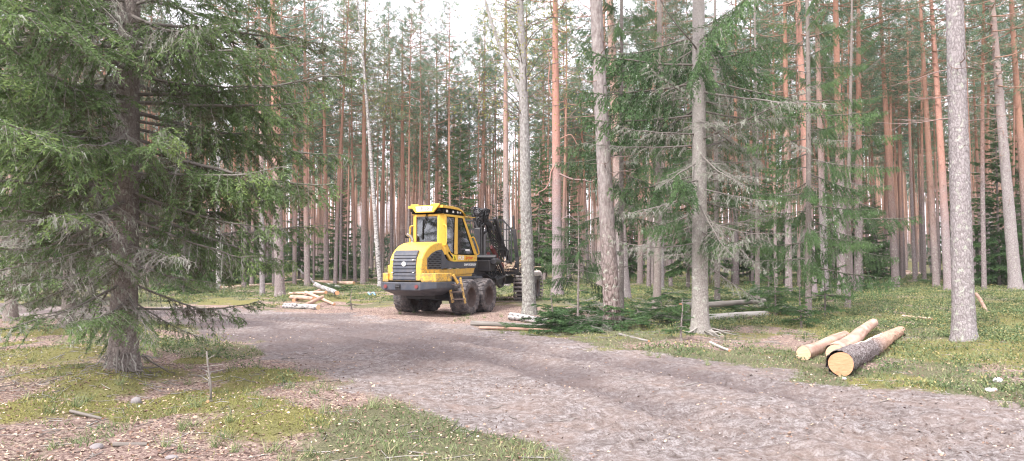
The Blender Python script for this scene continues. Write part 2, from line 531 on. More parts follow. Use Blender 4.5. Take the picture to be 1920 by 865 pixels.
# ------------------------------------------------------------------ ground
def zone_fields(x, y):
    sdv = track_sd(x, y)
    tr = smooth(-.7, .7, sdv + (vnoise(x, y, 1.3, 21) - .5) * 1.3 + (vnoise(x, y, .35, 22) - .5) * .5)
    left = smooth(.3, -1.2, x + .0) * smooth(20, 14, y)
    mo = (vnoise(x, y, 1.7, 31) * .6 + vnoise(x, y, .5, 32) * .4)
    mo = smooth(.50, .68, mo - .07 * (x < 0) * (y < 16)) * .9 + .55 * np.exp(-(((x - 5.6) / 3.2) ** 2 + ((y - 10.6) / 1.3) ** 2)) * smooth(.35, .6, vnoise(x, y, .7, 33))
    for mx_, my_, mr, mh in MOUNDS:
        mo = np.maximum(mo, 1.1 * np.exp(-((x - mx_) ** 2 + (y - my_) ** 2) / (mr * 1.15) ** 2))
    beyond = smooth(-.1, .8, -sdv)
    gr = smooth(.30, .60, vnoise(x, y, 2.6, 41) * .55 + vnoise(x, y, .8, 42) * .45)
    right = smooth(1.5, 3.5, x) * smooth(12.0, 14.2, y + .12 * x)
    gr = gr * .8 + .24 * right
    # grass patch beside the track, close to the camera
    gr = np.maximum(gr, 1.1 * np.exp(-(((x + .95) / 1.1) ** 2 + ((y - 6.5) / 1.0) ** 2)))
    # needle-strewn earth round the machine
    mc = np.exp(-(((x + 2.5) / 5.5) ** 2 + ((y - 25) / 4.5) ** 2)) + .9 * np.exp(-(((x - 4.2) / 1.8) ** 2 + ((y - 15.4) / .9) ** 2))
    gr = gr * (1 - .55 * smooth(-1.5, -3, x) * smooth(15, 11, y)) 
    gr = np.clip(gr - mc * 1.3, 0, 1)
    mo = np.clip(mo - mc * 1.3, 0, 1)
    far = smooth(24, 34, y)
    gr = np.clip(gr + far * .25 * (1 - np.clip(mc, 0, 1)), 0, 1)
    mo = np.maximum(mo * (1 - .3 * right), right * .8 * smooth(.55, .75, vnoise(x, y, 1.9, 35)))
    r = rut_d(x, y)
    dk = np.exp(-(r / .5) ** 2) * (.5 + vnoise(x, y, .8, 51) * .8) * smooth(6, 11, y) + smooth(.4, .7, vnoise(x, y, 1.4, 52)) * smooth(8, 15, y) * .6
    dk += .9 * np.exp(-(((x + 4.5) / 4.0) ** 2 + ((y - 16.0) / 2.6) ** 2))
    return tr, mo, gr, np.clip(dk, 0, 1)

def build_ground():
    ys = [-6.0]
    while ys[-1] < 285:
        y = ys[-1]
        ys.append(y + (.5 if y < 4 else max(.035, .0042 * (y - 0) ** 1.05) if y < 60 else 1.2))
    ys = np.array(ys)
    xs = np.concatenate([np.arange(-220, -34, 2.0), np.arange(-34, -12, .25), np.arange(-12, 13, .065), np.arange(13, 36, .25), np.arange(36, 221, 2.0)])
    X, Y = np.meshgrid(xs, ys)
    x, y = X.ravel(), Y.ravel()
    z = terrain(x, y)
    tr, mo, gr, dk = zone_fields(x, y)
    nx = len(xs)
    i = (np.arange(len(ys) - 1)[:, None] * nx + np.arange(nx - 1)[None]).ravel()
    F = np.stack([i, i + 1, i + nx + 1, i + nx], 1)
    ft = tr[F].mean(1) > .5
    V = np.stack([x, y, z], 1)
    for name, sel in (('forest_floor', ~ft), ('dirt_track', ft)):
        f = F[sel]
        used = np.unique(f)
        mp = np.zeros(len(V), np.int64)
        mp[used] = np.arange(len(used))
        g = Geo()
        g.add(V[used], None, mp[f])
        o = g.obj(name, M['ground'], smooth_=True)
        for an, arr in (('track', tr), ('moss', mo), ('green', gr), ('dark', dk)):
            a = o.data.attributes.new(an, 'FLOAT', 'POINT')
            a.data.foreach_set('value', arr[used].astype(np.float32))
        o['kind'] = 'structure'
    # flat land out to the horizon, a little lower, starting under the edge of the modelled floor
    g = Geo()
    q = [(-2500, 282), (2500, 282), (2500, 3000), (-2500, 3000)]
    g.add([(a, b, 4.2) for a, b in q], None, [[0, 1, 2, 3]])
    for sx in (-1, 1):
        a, b = sorted((sx * 219, sx * 2500))
        g.add([(a, -200, -.1), (b, -200, -.1), (b, 281.9, -.1), (a, 281.9, -.1)], None, [[0, 1, 2, 3]])
    g.add([(-218.9, -200, -.12), (218.9, -200, -.12), (218.9, -5.9, -.12), (-218.9, -5.9, -.12)], None, [[0, 1, 2, 3]])
    o = g.obj('ground', M['ground'])
    o['kind'] = 'structure'
    for an, vv in (('track', 0), ('moss', .4), ('green', .7), ('dark', 0)):
        a = o.data.attributes.new(an, 'FLOAT', 'POINT')
        a.data.foreach_set('value', np.full(len(o.data.vertices), vv, np.float32))
build_ground()

# ------------------------------------------------------------------ tagging
def tag(o, label=None, cat=None, group=None, kind=None):
    if label: o['label'] = label
    if cat: o['category'] = cat
    if group: o['group'] = group
    if kind: o['kind'] = kind
    return o

def empty(name, loc, rz=0, parent=None):
    o = bpy.data.objects.new(name, None)
    COL.objects.link(o)
    o.location = loc
    o.rotation_euler = (0, 0, rz)
    o.empty_display_size = .3
    if parent: o.parent = parent
    return o

def put(name, me, parent):
    o = bpy.data.objects.new(name, me)
    COL.objects.link(o)
    o.parent = parent
    return o


# ------------------------------------------------------------------ trunks and crowns
def trunk_path(H, bend, seed, n=26):
    r = np.random.default_rng(seed)
    t = np.linspace(0, 1, n) ** 1.25
    z = t * H - .35 * (t == 0)
    a, b = r.uniform(0, 6.28, 2)
    x = bend * (np.sin(t * 4.1 + a) - math.sin(a)) * t ** .6
    y = bend * (np.sin(t * 3.3 + b) - math.sin(b)) * t ** .6
    return np.stack([x, y, z], 1), t

def trunk_geo(g, H, r0, sides=10, flare=.35, bend=.12, seed=0, rough=.05, n=26, top=.12, t=.5):
    P, tt = trunk_path(H, bend, seed, n)
    z = np.maximum(P[:, 2], 0)
    rad = r0 * ((1 - tt) ** .75 * (1 - top) + top) * (1 + flare * np.exp(-z / (r0 * 1.3)))
    tube(g, P, rad, sides, t, rough=rough)
    return P

def pine_limb_tufts(p0, az, L, el, nt, r, ntri, nl, nw):
    """one pine limb: returns path and tufts"""
    n = 7
    s = np.linspace(0, 1, n)
    h = np.array([math.cos(az), math.sin(az), 0])
    side = np.array([-h[1], h[0], 0])
    P = p0 + np.outer(s * L * math.cos(el), h) + np.outer(np.sin(s * 3 + r.uniform(0, 6)) * .07 * L * s, side)
    P[:, 2] += L * (math.sin(el) * s + .18 * s ** 2 - .10 * np.sin(s * PI))
    return P

def pine_crown(H, z0, Rc, nl, seed, tufts=11, ntri=15, L=.17, W=.012, trunk_bend=.12, limb_sides=4):
    g, wd = Geo(), Geo()
    r = np.random.default_rng(seed)
    P, tt = trunk_path(H, trunk_bend, seed)
    C, D, T = [], [], []
    for i in range(nl):
        f = (i + r.random()) / nl
        f = f ** .85
        z = z0 + (H - z0) * f
        p0 = np.array([np.interp(z, P[:, 2], P[:, k]) for k in range(3)])
        az = i * 2.4 + r.normal() * .5
        Lb = Rc * (math.sin(PI * min(1, (.22 + f * .78)) ** 1.1) * .9 + .22) * r.uniform(.55, 1.2)
        el = -.15 + .75 * f + r.normal() * .15
        Q = pine_limb_tufts(p0, az, Lb, el, 0, r, 0, 0, 0)
        tube(wd, Q, np.linspace(.035, .008, len(Q)) * (.6 + .25 * Lb), limb_sides, .35)
        m = max(3, int(tufts * (.4 + Lb / Rc)))
        dens = r.random() < .85
        if not dens: m = m // 3
        s = 1 - r.random(m) ** 1.4 * .65
        base = np.stack([np.interp(s, np.linspace(0, 1, len(Q)), Q[:, k]) for k in range(3)], 1)
        offs = r.normal(size=(m, 3)) * np.array([.30, .30, .17]) * (.35 + .4 * Lb)
        offs[:, 2] += .06
        c = base + offs
        for q in range(0, m, 2):
            tube(wd, np.stack([base[q], (base[q] + c[q]) / 2 + r.normal(size=3) * .03, c[q]]), [.012, .009, .006], 3, .4)
        C.append(c)
        D.append(unit(offs + np.array([0, 0, .12]) + np.outer(np.ones(m), [math.cos(az) * .3, math.sin(az) * .3, 0])))
        T.append(.32 + .25 * r.random(m) + .18 * r.normal())
    C, D, T = np.concatenate(C), np.concatenate(D), np.concatenate(T)
    k = ntri
    B = np.repeat(C, k, 0) + r.normal(size=(len(C) * k, 3)) * .07
    DD = unit(np.repeat(D, k, 0) * .8 + r.normal(size=(len(C) * k, 3)) * .75)
    blades(g, B, DD, L * r.uniform(.6, 1.2, len(B)), W, np.clip(np.repeat(T, k) + r.normal(size=len(B)) * .08, 0, 1))
    return g, wd

def dead_snags(g, P, z0, z1, n, r, Lmax=1.6, side3=3, t=.35):
    for i in range(n):
        z = r.uniform(z0, z1)
        p0 = np.array([np.interp(z, P[:, 2], P[:, k]) for k in range(3)])
        az = r.uniform(0, 6.28)
        L = r.uniform(.25, 1) ** 1.5 * Lmax
        s = np.linspace(0, 1, 5)
        Q = p0 + np.outer(s * L, [math.cos(az), math.sin(az), 0]) + np.cumsum(r.normal(size=(5, 3)) * .03 * L, 0) * (s[:, None] > 0)
        Q[:, 2] += -.2 * L * s + .12 * L * s ** 2 + r.uniform(-.1, .25) * L * s
        tube(g, Q, np.linspace(.016, .005, 5), side3, t + r.uniform(-.15, .25))
        if L > .6:
            for j in (2, 3):
                e = Q[j] + unit(r.normal(size=3)) * L * .35
                tube(g, np.stack([Q[j], (Q[j] + e) / 2 + r.normal(size=3) * .03, e]), [.007, .005, .003], 3, t)

# spruce branch: along +X from the trunk, Z up
def spruce_branch(seed, L=2.6, sag=.22, hang=.5, step=.08, nl=.045, nw=.0075, k=5, a0=.25, dead=0.0, lichen=.3, tstep=.07, t3=(.06, .17), lw=.0085):
    r = np.random.default_rng(seed)
    G, Wd, Li = Geo(), Geo(), Geo()
    n = 14
    t = np.linspace(0, 1, n)
    P = np.stack([L * t, np.sin(t * 3 + r.uniform(0, 6)) * .05 * L * t, -sag * L * (1.3 * t - .6 * t ** 3)], 1)
    P += np.cumsum(r.normal(size=(n, 3)) * .008 * L, 0) * t[:, None]
    tube(Wd, P, (.0085 * L) * (1 - t) ** .8 + .004, 5, .3)
    ns = int(L * (1 - .08) / step)
    for i in range(ns):
        ti = .08 + (i + r.random()) / ns * .92
        sgn = 1 if i % 2 else -1
        l2 = L * (.40 * (1 - ti) ** .75 + .055) * r.uniform(.55, 1.15) * min(1, ti * 2.4 + .25)
        an = (1.15 - .45 * ti) + r.normal() * .12
        p = np.array([np.interp(ti, t, P[:, q]) for q in range(3)])
        d = np.array([math.cos(an), sgn * math.sin(an), 0])
        s = np.linspace(0, 1, 7)
        hg = hang * r.uniform(.5, 1.5)
        reach = 1 / (1 + .6 * hg)
        Q = p + np.outer(s * l2 * reach, d)
        Q[:, 2] += -hg * l2 * s ** 1.5 * reach + .04 * l2 * np.sin(s * PI) + .05 * l2 * s ** 4
        Q += np.cumsum(r.normal(size=(7, 3)) * .012 * l2, 0)
        isdead = r.random() < dead or ti < a0 * r.uniform(.6, 1.3)
        tube(Wd, Q, np.linspace(.0035 + .003 * l2, .0015, 7), 3, (.55 if isdead else .25) + r.uniform(-.1, .2))
        m = max(2, int(l2 / tstep))
        s3 = np.sort(r.uniform(.12, 1, 2 * m))
        c3 = np.stack([np.interp(s3, s, Q[:, q]) for q in range(3)], 1)
        tan = unit(np.stack([np.interp(s3, s, np.gradient(Q[:, q])) for q in range(3)], 1))
        sg = np.where(np.arange(2 * m) % 2, 1, -1)[:, None]
        sd = unit(np.cross(tan, [0, 0, 1.0]) + 1e-6)
        d3 = unit(tan * .75 + sd * sg * .7 + np.array([0, 0, -.22 * hg]) + r.normal(size=(2 * m, 3)) * .14)
        l3 = r.uniform(t3[0], t3[1], 2 * m) * (1.15 - .5 * s3)
        if not isdead:
            blades(Wd, c3, d3, l3, .002, .3)
            # needles on the third-order twigs
            u = (np.arange(k) + .5) / k
            B = (c3[:, None] + d3[:, None] * (l3[:, None] * u[None])[..., None]).reshape(-1, 3)
            dd = np.repeat(d3, k, 0)
            nd = unit(dd * .85 + unit(r.normal(size=B.shape)) * .55 + np.array([0, 0, .1]))
            tb = .26 + .22 * ti + .22 * np.tile(u, 2 * m) ** 2 + r.normal() * .07
            blades(G, B, nd, nl * r.uniform(.7, 1.2, len(B)), nw, np.clip(tb, 0, 1))
            kk = max(4, int(l2 / .018))
            s4 = r.uniform(.05, 1, kk)
            B = np.stack([np.interp(s4, s, Q[:, q]) for q in range(3)], 1)
            tn = unit(np.stack([np.interp(s4, s, np.gradient(Q[:, q])) for q in range(3)], 1))
            nd = unit(tn * .8 + unit(r.normal(size=B.shape)) * .7)
            blades(G, B, nd, nl, nw, np.clip(.30 + .3 * s4 ** 2 + .15 * ti, 0, 1))
        else:
            blades(Wd, c3, unit(d3 + r.normal(size=d3.shape) * .3), l3 * 1.3, .0025, .6)
        if r.random() < lichen * (1.6 if isdead else .7):
            q = int(4 + 14 * r.random())
            s5 = r.uniform(.2, 1, q)
            B = np.stack([np.interp(s5, s, Q[:, a]) for a in range(3)], 1)
            nd = unit(np.array([0, 0, -1.0]) + r.normal(size=(q, 3)) * .28)
            blades(Li, B + r.normal(size=(q, 3)) * .012, nd, r.uniform(.03, .11, q), lw, r.uniform(.1, .8))
    # needles along the leader
    kk = int(L / .015)
    s4 = r.uniform(max(a0, .3), 1, kk) if dead < .9 else np.zeros(0)
    if len(s4):
        B = np.stack([np.interp(s4, t, P[:, q]) for q in range(3)], 1)
        nd = unit(np.array([.8, 0, .1]) + unit(r.normal(size=B.shape)) * .7)
        blades(G, B, nd, nl, nw, np.clip(.3 + .35 * s4, 0, 1))
    if lichen > 0:
        q = int(L * 22 * lichen)
        s5 = r.uniform(.05, .9, q)
        B = np.stack([np.interp(s5, t, P[:, a]) for a in range(3)], 1)
        blades(Li, B, unit(np.array([0, 0, -.6]) + r.normal(size=(q, 3)) * .6), r.uniform(.02, .09, q), lw, r.uniform(.2, .9, q))
    return G.pack(), Wd.pack(), Li.pack()

def fix_far(T): return T

def spruce(H, r0, Rb, z0, n, temps, seed, zdense=None, trunk_mat='spruce_bark', needle_mat='spruce', prof=None, name='spruce_tree',
           loc=(0, 0, 0), lean=0.0, sides=12, low_dead=None, dead_temps=None, flare=.5, droop=0.0, bend=.06, azf=None, deadp=.75):
    r = np.random.default_rng(seed)
    root = empty(name, loc)
    g = Geo()
    P = trunk_geo(g, H, r0, 44 if sides >= 18 else sides, flare, bend, seed, .08, n=300 if sides >= 18 else 26)
    dead_snags(g, P, .05 * H, H * .5, int(6 + H * 1.2), r, min(.5, .2 * H))
    g.obj('trunk', M[trunk_mat], root, True)
    G, Wd, Li = Geo(), Geo(), Geo()
    zd = zdense or H
    for i in range(n):
        f = (i + r.random()) / n
        z = z0 + (zd - z0) * f if f < .82 or zd == H else zd + (H - zd) * (f - .82) / .18
        q = (z - z0) / (H - z0)
        Lb = Rb * (prof(q) if prof else (1 - q) ** .8 * .95 + .06) * r.uniform(.7, 1.15)
        az = i * 2.399 + r.normal() * .3
        if azf: Lb *= azf(az, z)
        isd = dead_temps is not None and r.random() < (deadp if z < (low_dead or 0) else .13)
        tp = (dead_temps if isd else temps)[r.integers(len(dead_temps if isd else temps))]
        sc = Lb / 2.6
        Mx = rotz(az) @ roty(droop + .10 * (1 - q) - .55 * q + r.normal() * (.10 + .16 * isd)) @ rotx(r.normal() * .15) * sc
        off = np.array([np.interp(z, P[:, 2], P[:, k]) for k in range(3)])
        dt = r.normal() * .06
        G.merge(tp[0], Mx, off, dt)
        Wd.merge(tp[1], Mx, off, dt)
        if len(tp[2][0]): Li.merge(tp[2], Mx, off, dt)
    c = G.obj('crown', M[needle_mat], root)
    Wd.obj('branchwork', M['dead_twig'], c)
    if Li.n: Li.obj('lichen', M['lichen'], root)
    root.rotation_euler = (0, lean, 0)
    return root

NEARB = [spruce_branch(100 + i, hang=.6 + .3 * (i % 3), sag=.05 + .06 * (i % 3), lichen=.34, step=.062, tstep=.06, k=9, nw=.0062, nl=.04) for i in range(6)]
COMBB = [spruce_branch(120 + i, hang=2.2 + .8 * (i % 2), sag=.20, lichen=.2, t3=(.08, .24), step=.07, nw=.012, nl=.055) for i in range(5)]
DEADB = [spruce_branch(140 + i, hang=.4 + .3 * (i % 3), sag=.10 + .08 * (i % 3), dead=.93, lichen=.45 + .3 * (i % 3), k=3, lw=.008) for i in range(5)]
DEADA = [spruce_branch(150 + i, hang=.7 + .4 * (i % 3), sag=.14 + .06 * (i % 3), dead=.62, lichen=.35, k=5, nw=.009, step=.07) for i in range(4)]
for _d in DEADB: _d[1][3][:] += .12
SOFTB = [spruce_branch(160 + i, hang=.6, sag=.16, step=.12, nl=.11, nw=.024, k=4, tstep=.11, lichen=0, t3=(.12, .28), a0=.1) for i in range(4)]

PX = dict()

def place_lean(px_base, d, px_top, H=20):
    """ground point and lean angle so the stem rises from px_base and leaves the frame's top at px_top"""
    x0 = (px_base - 960) / FPX * (d * math.cos(PITCH) - CAM_H * math.sin(PITCH))
    z1 = CAM_H + d * math.tan(math.atan(432.5 / FPX) + PITCH)
    x1 = frame_x(px_top, d, z1)
    return x0, math.atan2(x1 - x0, z1)

# big spruce on the near bank of the track
sA = gp(228, 712)
x0, ln = place_lean(230, sA[1], 237)
spA = spruce(16, .175, 3.3, .85, 122, NEARB, 11, zdense=6.6, low_dead=2.3, dead_temps=DEADA, loc=(x0, sA[1], gz(x0, sA[1])), lean=ln * .3, needle_mat='spruce_brown', sides=18,
             prof=lambda q: (1 - q) ** .7 * .98 + .03 if q > .12 else .50 + 3.0 * q, flare=.45)
tag(spA, 'broad lichen-hung spruce on the near bank whose boughs reach over the bend of the track', 'tree')
# exposed roots and low dead twigs at its foot
g = Geo()
r_ = np.random.default_rng(5)
for i in range(30):
    az = r_.uniform(-2.3, .9)
    L = r_.uniform(.2, .6)
    s = np.linspace(0, 1, 6)
    Q = np.stack([np.cos(az) * (.12 + L * s), np.sin(az) * (.12 + L * s), r_.uniform(.05, .4) * (1 - s) ** 1.5 + r_.uniform(-.01, .05)], 1) + np.cumsum(r_.normal(size=(6, 3)) * .03, 0)
    tube(g, Q, np.linspace(.018, .004, 6) * r_.uniform(.3, 1), 5, r_.uniform(.2, .8))
g.obj('root', M['dead_twig'], spA, True)

sB = gp(127, 603)
x0, ln = place_lean(127, 17.5, 120)
spB = spruce(15, .14, 2.6, .9, 70, NEARB[:4], 12, zdense=8, low_dead=3.0, dead_temps=DEADB, loc=(x0, 17.5, gz(x0, 17.5)), needle_mat='spruce_brown')
tag(spB, 'shaded spruce with a slim dark stem, standing just behind the broad lichen-hung one', 'tree')
x0, ln = place_lean(20, 21, 20)
spB2 = spruce(17, .16, 2.7, 1.2, 60, NEARB[:4], 13, zdense=9, low_dead=2.5, dead_temps=DEADB, loc=(x0, 21, gz(x0, 21)), needle_mat='spruce_brown')
tag(spB2, 'dim spruce at the very edge of the view behind the broad lichen-hung one', 'tree')

# pale spruce with grey lichened branches, middle right
x0, ln = place_lean(1313, 17.2, 1308)
def azC(az, z): return 1.0
spC = spruce(19, .19, 2.9, 1.7, 76, COMBB, 14, zdense=8.5, low_dead=5.8, deadp=.8, dead_temps=DEADB, trunk_mat='spruce_bark_pale', loc=(x0, 17.2, gz(x0, 17.2)), lean=ln, sides=18,
             prof=lambda q: .62 + 1.6 * q if q < .22 else (1 - q) ** .7 * 1.15, droop=-.02, flare=.45, bend=.02)
tag(spC, 'pale straight spruce with bare lichen-crusted boughs beside the track', 'tree')
g = Geo()
for i in range(14):
    az = r_.uniform(-2.8, .3)
    L = r_.uniform(.4, 1.1)
    s = np.linspace(0, 1, 6)
    Q = np.stack([np.cos(az) * (.14 + L * s), np.sin(az) * (.14 + L * s), .16 * (1 - s) ** 1.5 - .01], 1) + np.cumsum(r_.normal(size=(6, 3)) * .02, 0)
    tube(g, Q, np.linspace(.03, .008, 6) * r_.uniform(.4, 1), 5, r_.uniform(.3, .8))
g.obj('root', M['dead_twig'], spC, True)

specs = [  # px, d, px_top, H, r0, Rb, z0, n, templates, low_dead, label
    (1232, 27, 1236, 18, .15, 2.6, 3.2, 55, COMBB, 4.6, 'spruce with long hanging green curtains of twigs behind the dark fissured trunk'),
    (1166, 20.8, 1160, 17, .07, 1.9, 3.0, 56, COMBB, 0, 'slim spruce whose drooping boughs screen the dark fissured trunk'),
    (1516, 22, 1512, 15, .095, 2.3, 1.6, 58, COMBB, 0, 'dark-stemmed spruce with weeping twigs between the lichened spruce and the cut logs'),
    (1590, 26, 1590, 13, .09, 2.1, 2.0, 50, COMBB, 0, 'slender weeping spruce just beyond the dark-stemmed one'),
    (1420, 29, 1420, 14, .10, 2.2, 2.0, 50, NEARB[:4], 0, 'spruce half hidden behind the bare lichen-crusted boughs'),
    (1345, 31, 1345, 16, .12, 2.3, 4, 40, COMBB, 0, 'spruce rising behind the pale spruce beside the track'),
]
for (px, d, pt, H, r0, Rb, z0, n, tp, ld, lab) in specs:
    x0, ln = place_lean(px, d, pt)
    s_ = spruce(H, r0, Rb * 1.03, z0, int(n * .95), tp, int(px + d), zdense=min(H, CAM_H + .36 * d + 1.5), low_dead=ld, dead_temps=DEADB, loc=(x0, d, gz(x0, d)), lean=ln)
    tag(s_, lab, 'tree')

def small_spruce(px, d, H, Rb, label, seed, n=34, group=None, temps=None, z0=.15, r0=.03):
    x0 = (px - 960) / FPX * d
    s_ = spruce(H, r0, Rb, z0, n, temps or SOFTB, seed, loc=(x0, d, gz(x0, d)), sides=6, name='young_spruce', bend=.03)
    tag(s_, label, 'tree', group)
    return s_
small_spruce(1083, 20.3, 3.3, 1.55, 'young spruce reaching out between the mottled leaning trunk and the dark fissured one', 31, 22, z0=1.3, temps=COMBB, r0=.04)
small_spruce(1036, 20.6, 1.0, .6, 'knee-high spruce seedling in front of the mottled leaning trunk', 32, 14)
small_spruce(660, 26.5, .75, .4, 'small green spruce seedling beside the white birch log end', 33, 10)
small_spruce(1452, 24, 1.7, .9, 'bushy little spruce beside the felled stems by the pale spruce', 34, 20)
small_spruce(1500, 19.5, 1.2, .8, 'low spruce bush behind the peeled log', 35, 18)
small_spruce(1545, 23, 2.4, 1.0, 'waist-high spruce sapling beyond the peeled log', 36, 24)
small_spruce(1275, 15.9, .9, .5, 'spruce seedling at the foot of the pale spruce', 37, 12)
small_spruce(1440, 38, 3, 1.3, 'young spruce in the clearing between the pines', 38, 24)

# dense dark spruces at the far right
fs = [(1872, 44, 11.5, 2.2, 'dense dark spruce clothed to the ground between the two grey pines'), (1935, 50, 14, 2.6, 'dark spruce standing beyond the slanting grey pine'),
      (1845, 56, 7.5, 1.9, 'short dark spruce beside the densely clothed one'), (1790, 60, 12, 2.2, 'spruce showing past the stoutest grey pine')]
for i, (px, d, H, Rb, lab) in enumerate(fs):
    x0 = (px - 960) / FPX * d
    s_ = spruce(H, .09, Rb * 1.1, .2, 135, SOFTB, 50 + i, loc=(x0, d, gz(x0, d)), sides=8)
    tag(s_, lab, 'tree')

# ------------------------------------------------------------------ pines
PROTO = []
for i in range(6):
    H = 21 + (i % 3) * 1.3
    g, wd = pine_crown(H, H * (.50 + .05 * (i % 3)), 1.95 + .25 * (i % 2), 47, 300 + i, tufts=11, ntri=15, L=.20, W=.016)
    tg = Geo()
    P = trunk_geo(tg, H, .13, 9, .25, .12, 300 + i, .04)
    rr = np.random.default_rng(i)
    dead_snags(wd, P, 3.5, H * .56, 30, rr, 1.7)
    PROTO.append((H, g.mesh('pine_crown', M['pine'], extra=wd, mat2=M['far_bark']), None, tg.mesh('pine_trunk', M['pine_bark'], True)))

def add_pine(px, d, pt, wpx, mat, label, H=22, k=0, group=None, snags=True, flare=.3, name='pine_tree', crown=True, bend=.05):
    x0, ln = place_lean(px, d, pt)
    r0 = wpx / FPX * d / 2
    root = empty(name, (x0, d, gz(x0, d)))
    root.rotation_euler = (0, ln, 0)
    g = Geo()
    nr = d < 28
    P = trunk_geo(g, H, r0, 44 if nr else 18, flare, bend, int(px * 7 + d), .085 if nr else .09, n=330 if nr else 90, top=.1)
    g.obj('trunk', M[mat], root, True)
    Hp, cm, lm, _ = PROTO[k % 6]
    if crown:
        c = put('crown', cm, root)
        c.scale = (1.1, 1.1, H / Hp)
    tag(root, label, 'tree', group)
    return root

NP = [
    (525, 36.5, 512, 18, 'pine_bark', 'stout pine with grey foot and orange top beside the jumble of cut birch'),
    (492, 40, 487, 10, 'pine_bark_grey', 'thin grey-stemmed pine next to the stout one by the cut birch'),
    (576, 52, 568, 11, 'pine_bark', 'reddish pine straight behind the jumble of cut birch'),
    (612, 58, 607, 10, 'pine_bark', 'slim reddish pine beyond the far end of the long felled stem'),
    (681, 56, 686, 11, 'pine_bark', 'tall orange pine whose stem crosses the white birch'),
    (754, 60, 757, 11, 'pine_bark', 'tall orange pine rising behind the bonnet of the yellow forwarder'),
    (819, 66, 817, 9, 'pine_bark', 'thin orange pine rising straight over the cab roof'),
    (903, 64, 908, 9, 'pine_bark', 'thin pine seen over the load grille of the forwarder'),
    (950, 46, 948, 13, 'pine_bark_grey', 'pine close behind the rear stake of the forwarder'),
    (985, 58, 985, 9, 'pine_bark', 'orange pine showing just past the mottled leaning trunk'),
    (1045, 36, 1043, 20, 'pine_bark_pink', 'smooth pink-barked pine beside the mottled leaning trunk, with one hooked limb'),
    (1149, 19.6, 1116, 31, 'pine_bark_rough', 'thick dark trunk with deeply fissured bark in the brushwood'),
    (1171, 33, 1140, 22, 'pine_bark_grey', 'grey trunk close behind the thick fissured one'),
    (1237, 44, 1240, 16, 'pine_bark_grey', 'grey pine standing behind the weeping spruce curtains'),
    (1808, 15.6, 1790, 38, 'pine_bark_pale', 'stoutest grey pine with flaky bark, standing alone in the moss'),
    (1905, 38, 1858, 22, 'pine_bark_pale', 'slanting grey pine near the dense dark spruce'),
    (1932, 42, 1898, 16, 'pine_bark', 'orange pine just beyond the slanting grey pine'),
    (1579, 36, 1569, 17, 'pine_bark', 'orange-topped pine behind the slender weeping spruce'),
    (1609, 42, 1614, 15, 'pine_bark', 'reddish pine next to the one behind the slender weeping spruce'),
    (1680, 47, 1652, 14, 'pine_bark', 'bright orange slightly tilted pine beyond the cut logs'),
    (1692, 62, 1685, 11, 'pine_bark', 'darker orange pine half covered by the bright tilted one'),
    (1524, 31, 1497, 17, 'pine_bark_pink', 'pinkish pine beside the dark-stemmed weeping spruce'),
    (1479, 40, 1474, 13, 'pine_bark', 'orange pine behind the bare lichen-crusted bough tips'),
    (1547, 37, 1533, 14, 'pine_bark_grey', 'grey pine between the pinkish and the orange-topped pines'),
    (1756, 45, 1727, 13, 'pine_bark', 'tilted orange pine of the pair nearest the stoutest grey pine'),
    (1779, 40, 1745, 16, 'pine_bark_pink', 'thicker pinkish pine of the tilted pair by the stoutest grey pine'),
    (1822, 48, 1806, 16, 'pine_bark', 'orange pine peeping out behind the stoutest grey pine'),
    (1125, 50, 1132, 15, 'pine_bark', 'orange pine visible past the fissured trunk'),
    (1200, 55, 1205, 11, 'pine_bark', 'orange pine among the hanging spruce twigs'),
    (1380, 52, 1378, 11, 'pine_bark', 'reddish pine seen through the lichen-crusted boughs'),
    (1660, 70, 1662, 9, 'pine_bark', 'thin pine in the gap beyond the cut logs'),
    (440, 60, 436, 9, 'pine_bark', 'pine showing just past the tips of the broad spruce'),
    (410, 47, 406, 9, 'birch_bark', 'pale thin stem at the edge of the broad spruce boughs'),
]
for i, (px, d, pt, wd_, mat, lab) in enumerate(NP):
    o_ = add_pine(px, d, pt, wd_, mat, lab, H=21 + (i * 37 % 5) * .6, k=i, snags=(d > 25), flare=.35 if d < 40 else .2)
    if 'hooked' in lab:
        for pts, rad in (([(.1, -.1, 5.9), (.4, -.12, 5.75), (.8, -.1, 5.6), (1.3, -.05, 5.62), (1.6, 0, 5.5), (1.9, 0, 5.6)], .055), ([(-.1, -.1, 6.3), (-.32, -.15, 6.0), (-.35, -.2, 5.5), (-.6, -.2, 5.1), (-.9, -.2, 5.0), (-1.0, -.2, 4.8)], .045),
                         ([(-.1, 0, 9.6), (-.35, -.05, 9.9), (-.42, -.1, 10.6), (-.3, -.1, 11.4), (-.5, -.1, 11.9)], .05), ([(.1, -.1, 3.6), (.6, -.1, 3.9), (1.1, 0, 3.5), (1.7, .1, 3.7)], .03), ([(.1, 0, 7.6), (.7, 0, 7.9), (1.1, .1, 7.2), (1.5, .1, 7.0)], .03)):
            sp_ = np.array([list(q) for q in [Vector(p) for p in pts]])
            u = np.linspace(0, len(pts) - 1, 24)
            Q = np.stack([np.interp(u, np.arange(len(pts)), sp_[:, k]) for k in range(3)], 1)
            for _ in range(3): Q[1:-1] = (Q[:-2] + Q[1:-1] * 2 + Q[2:]) / 4
            g = Geo()
            tube(g, Q, np.linspace(rad, rad * .3, 24), 8, .5, rough=.15)
            g.obj('branch', M['pine_bark_pink'], o_, True)

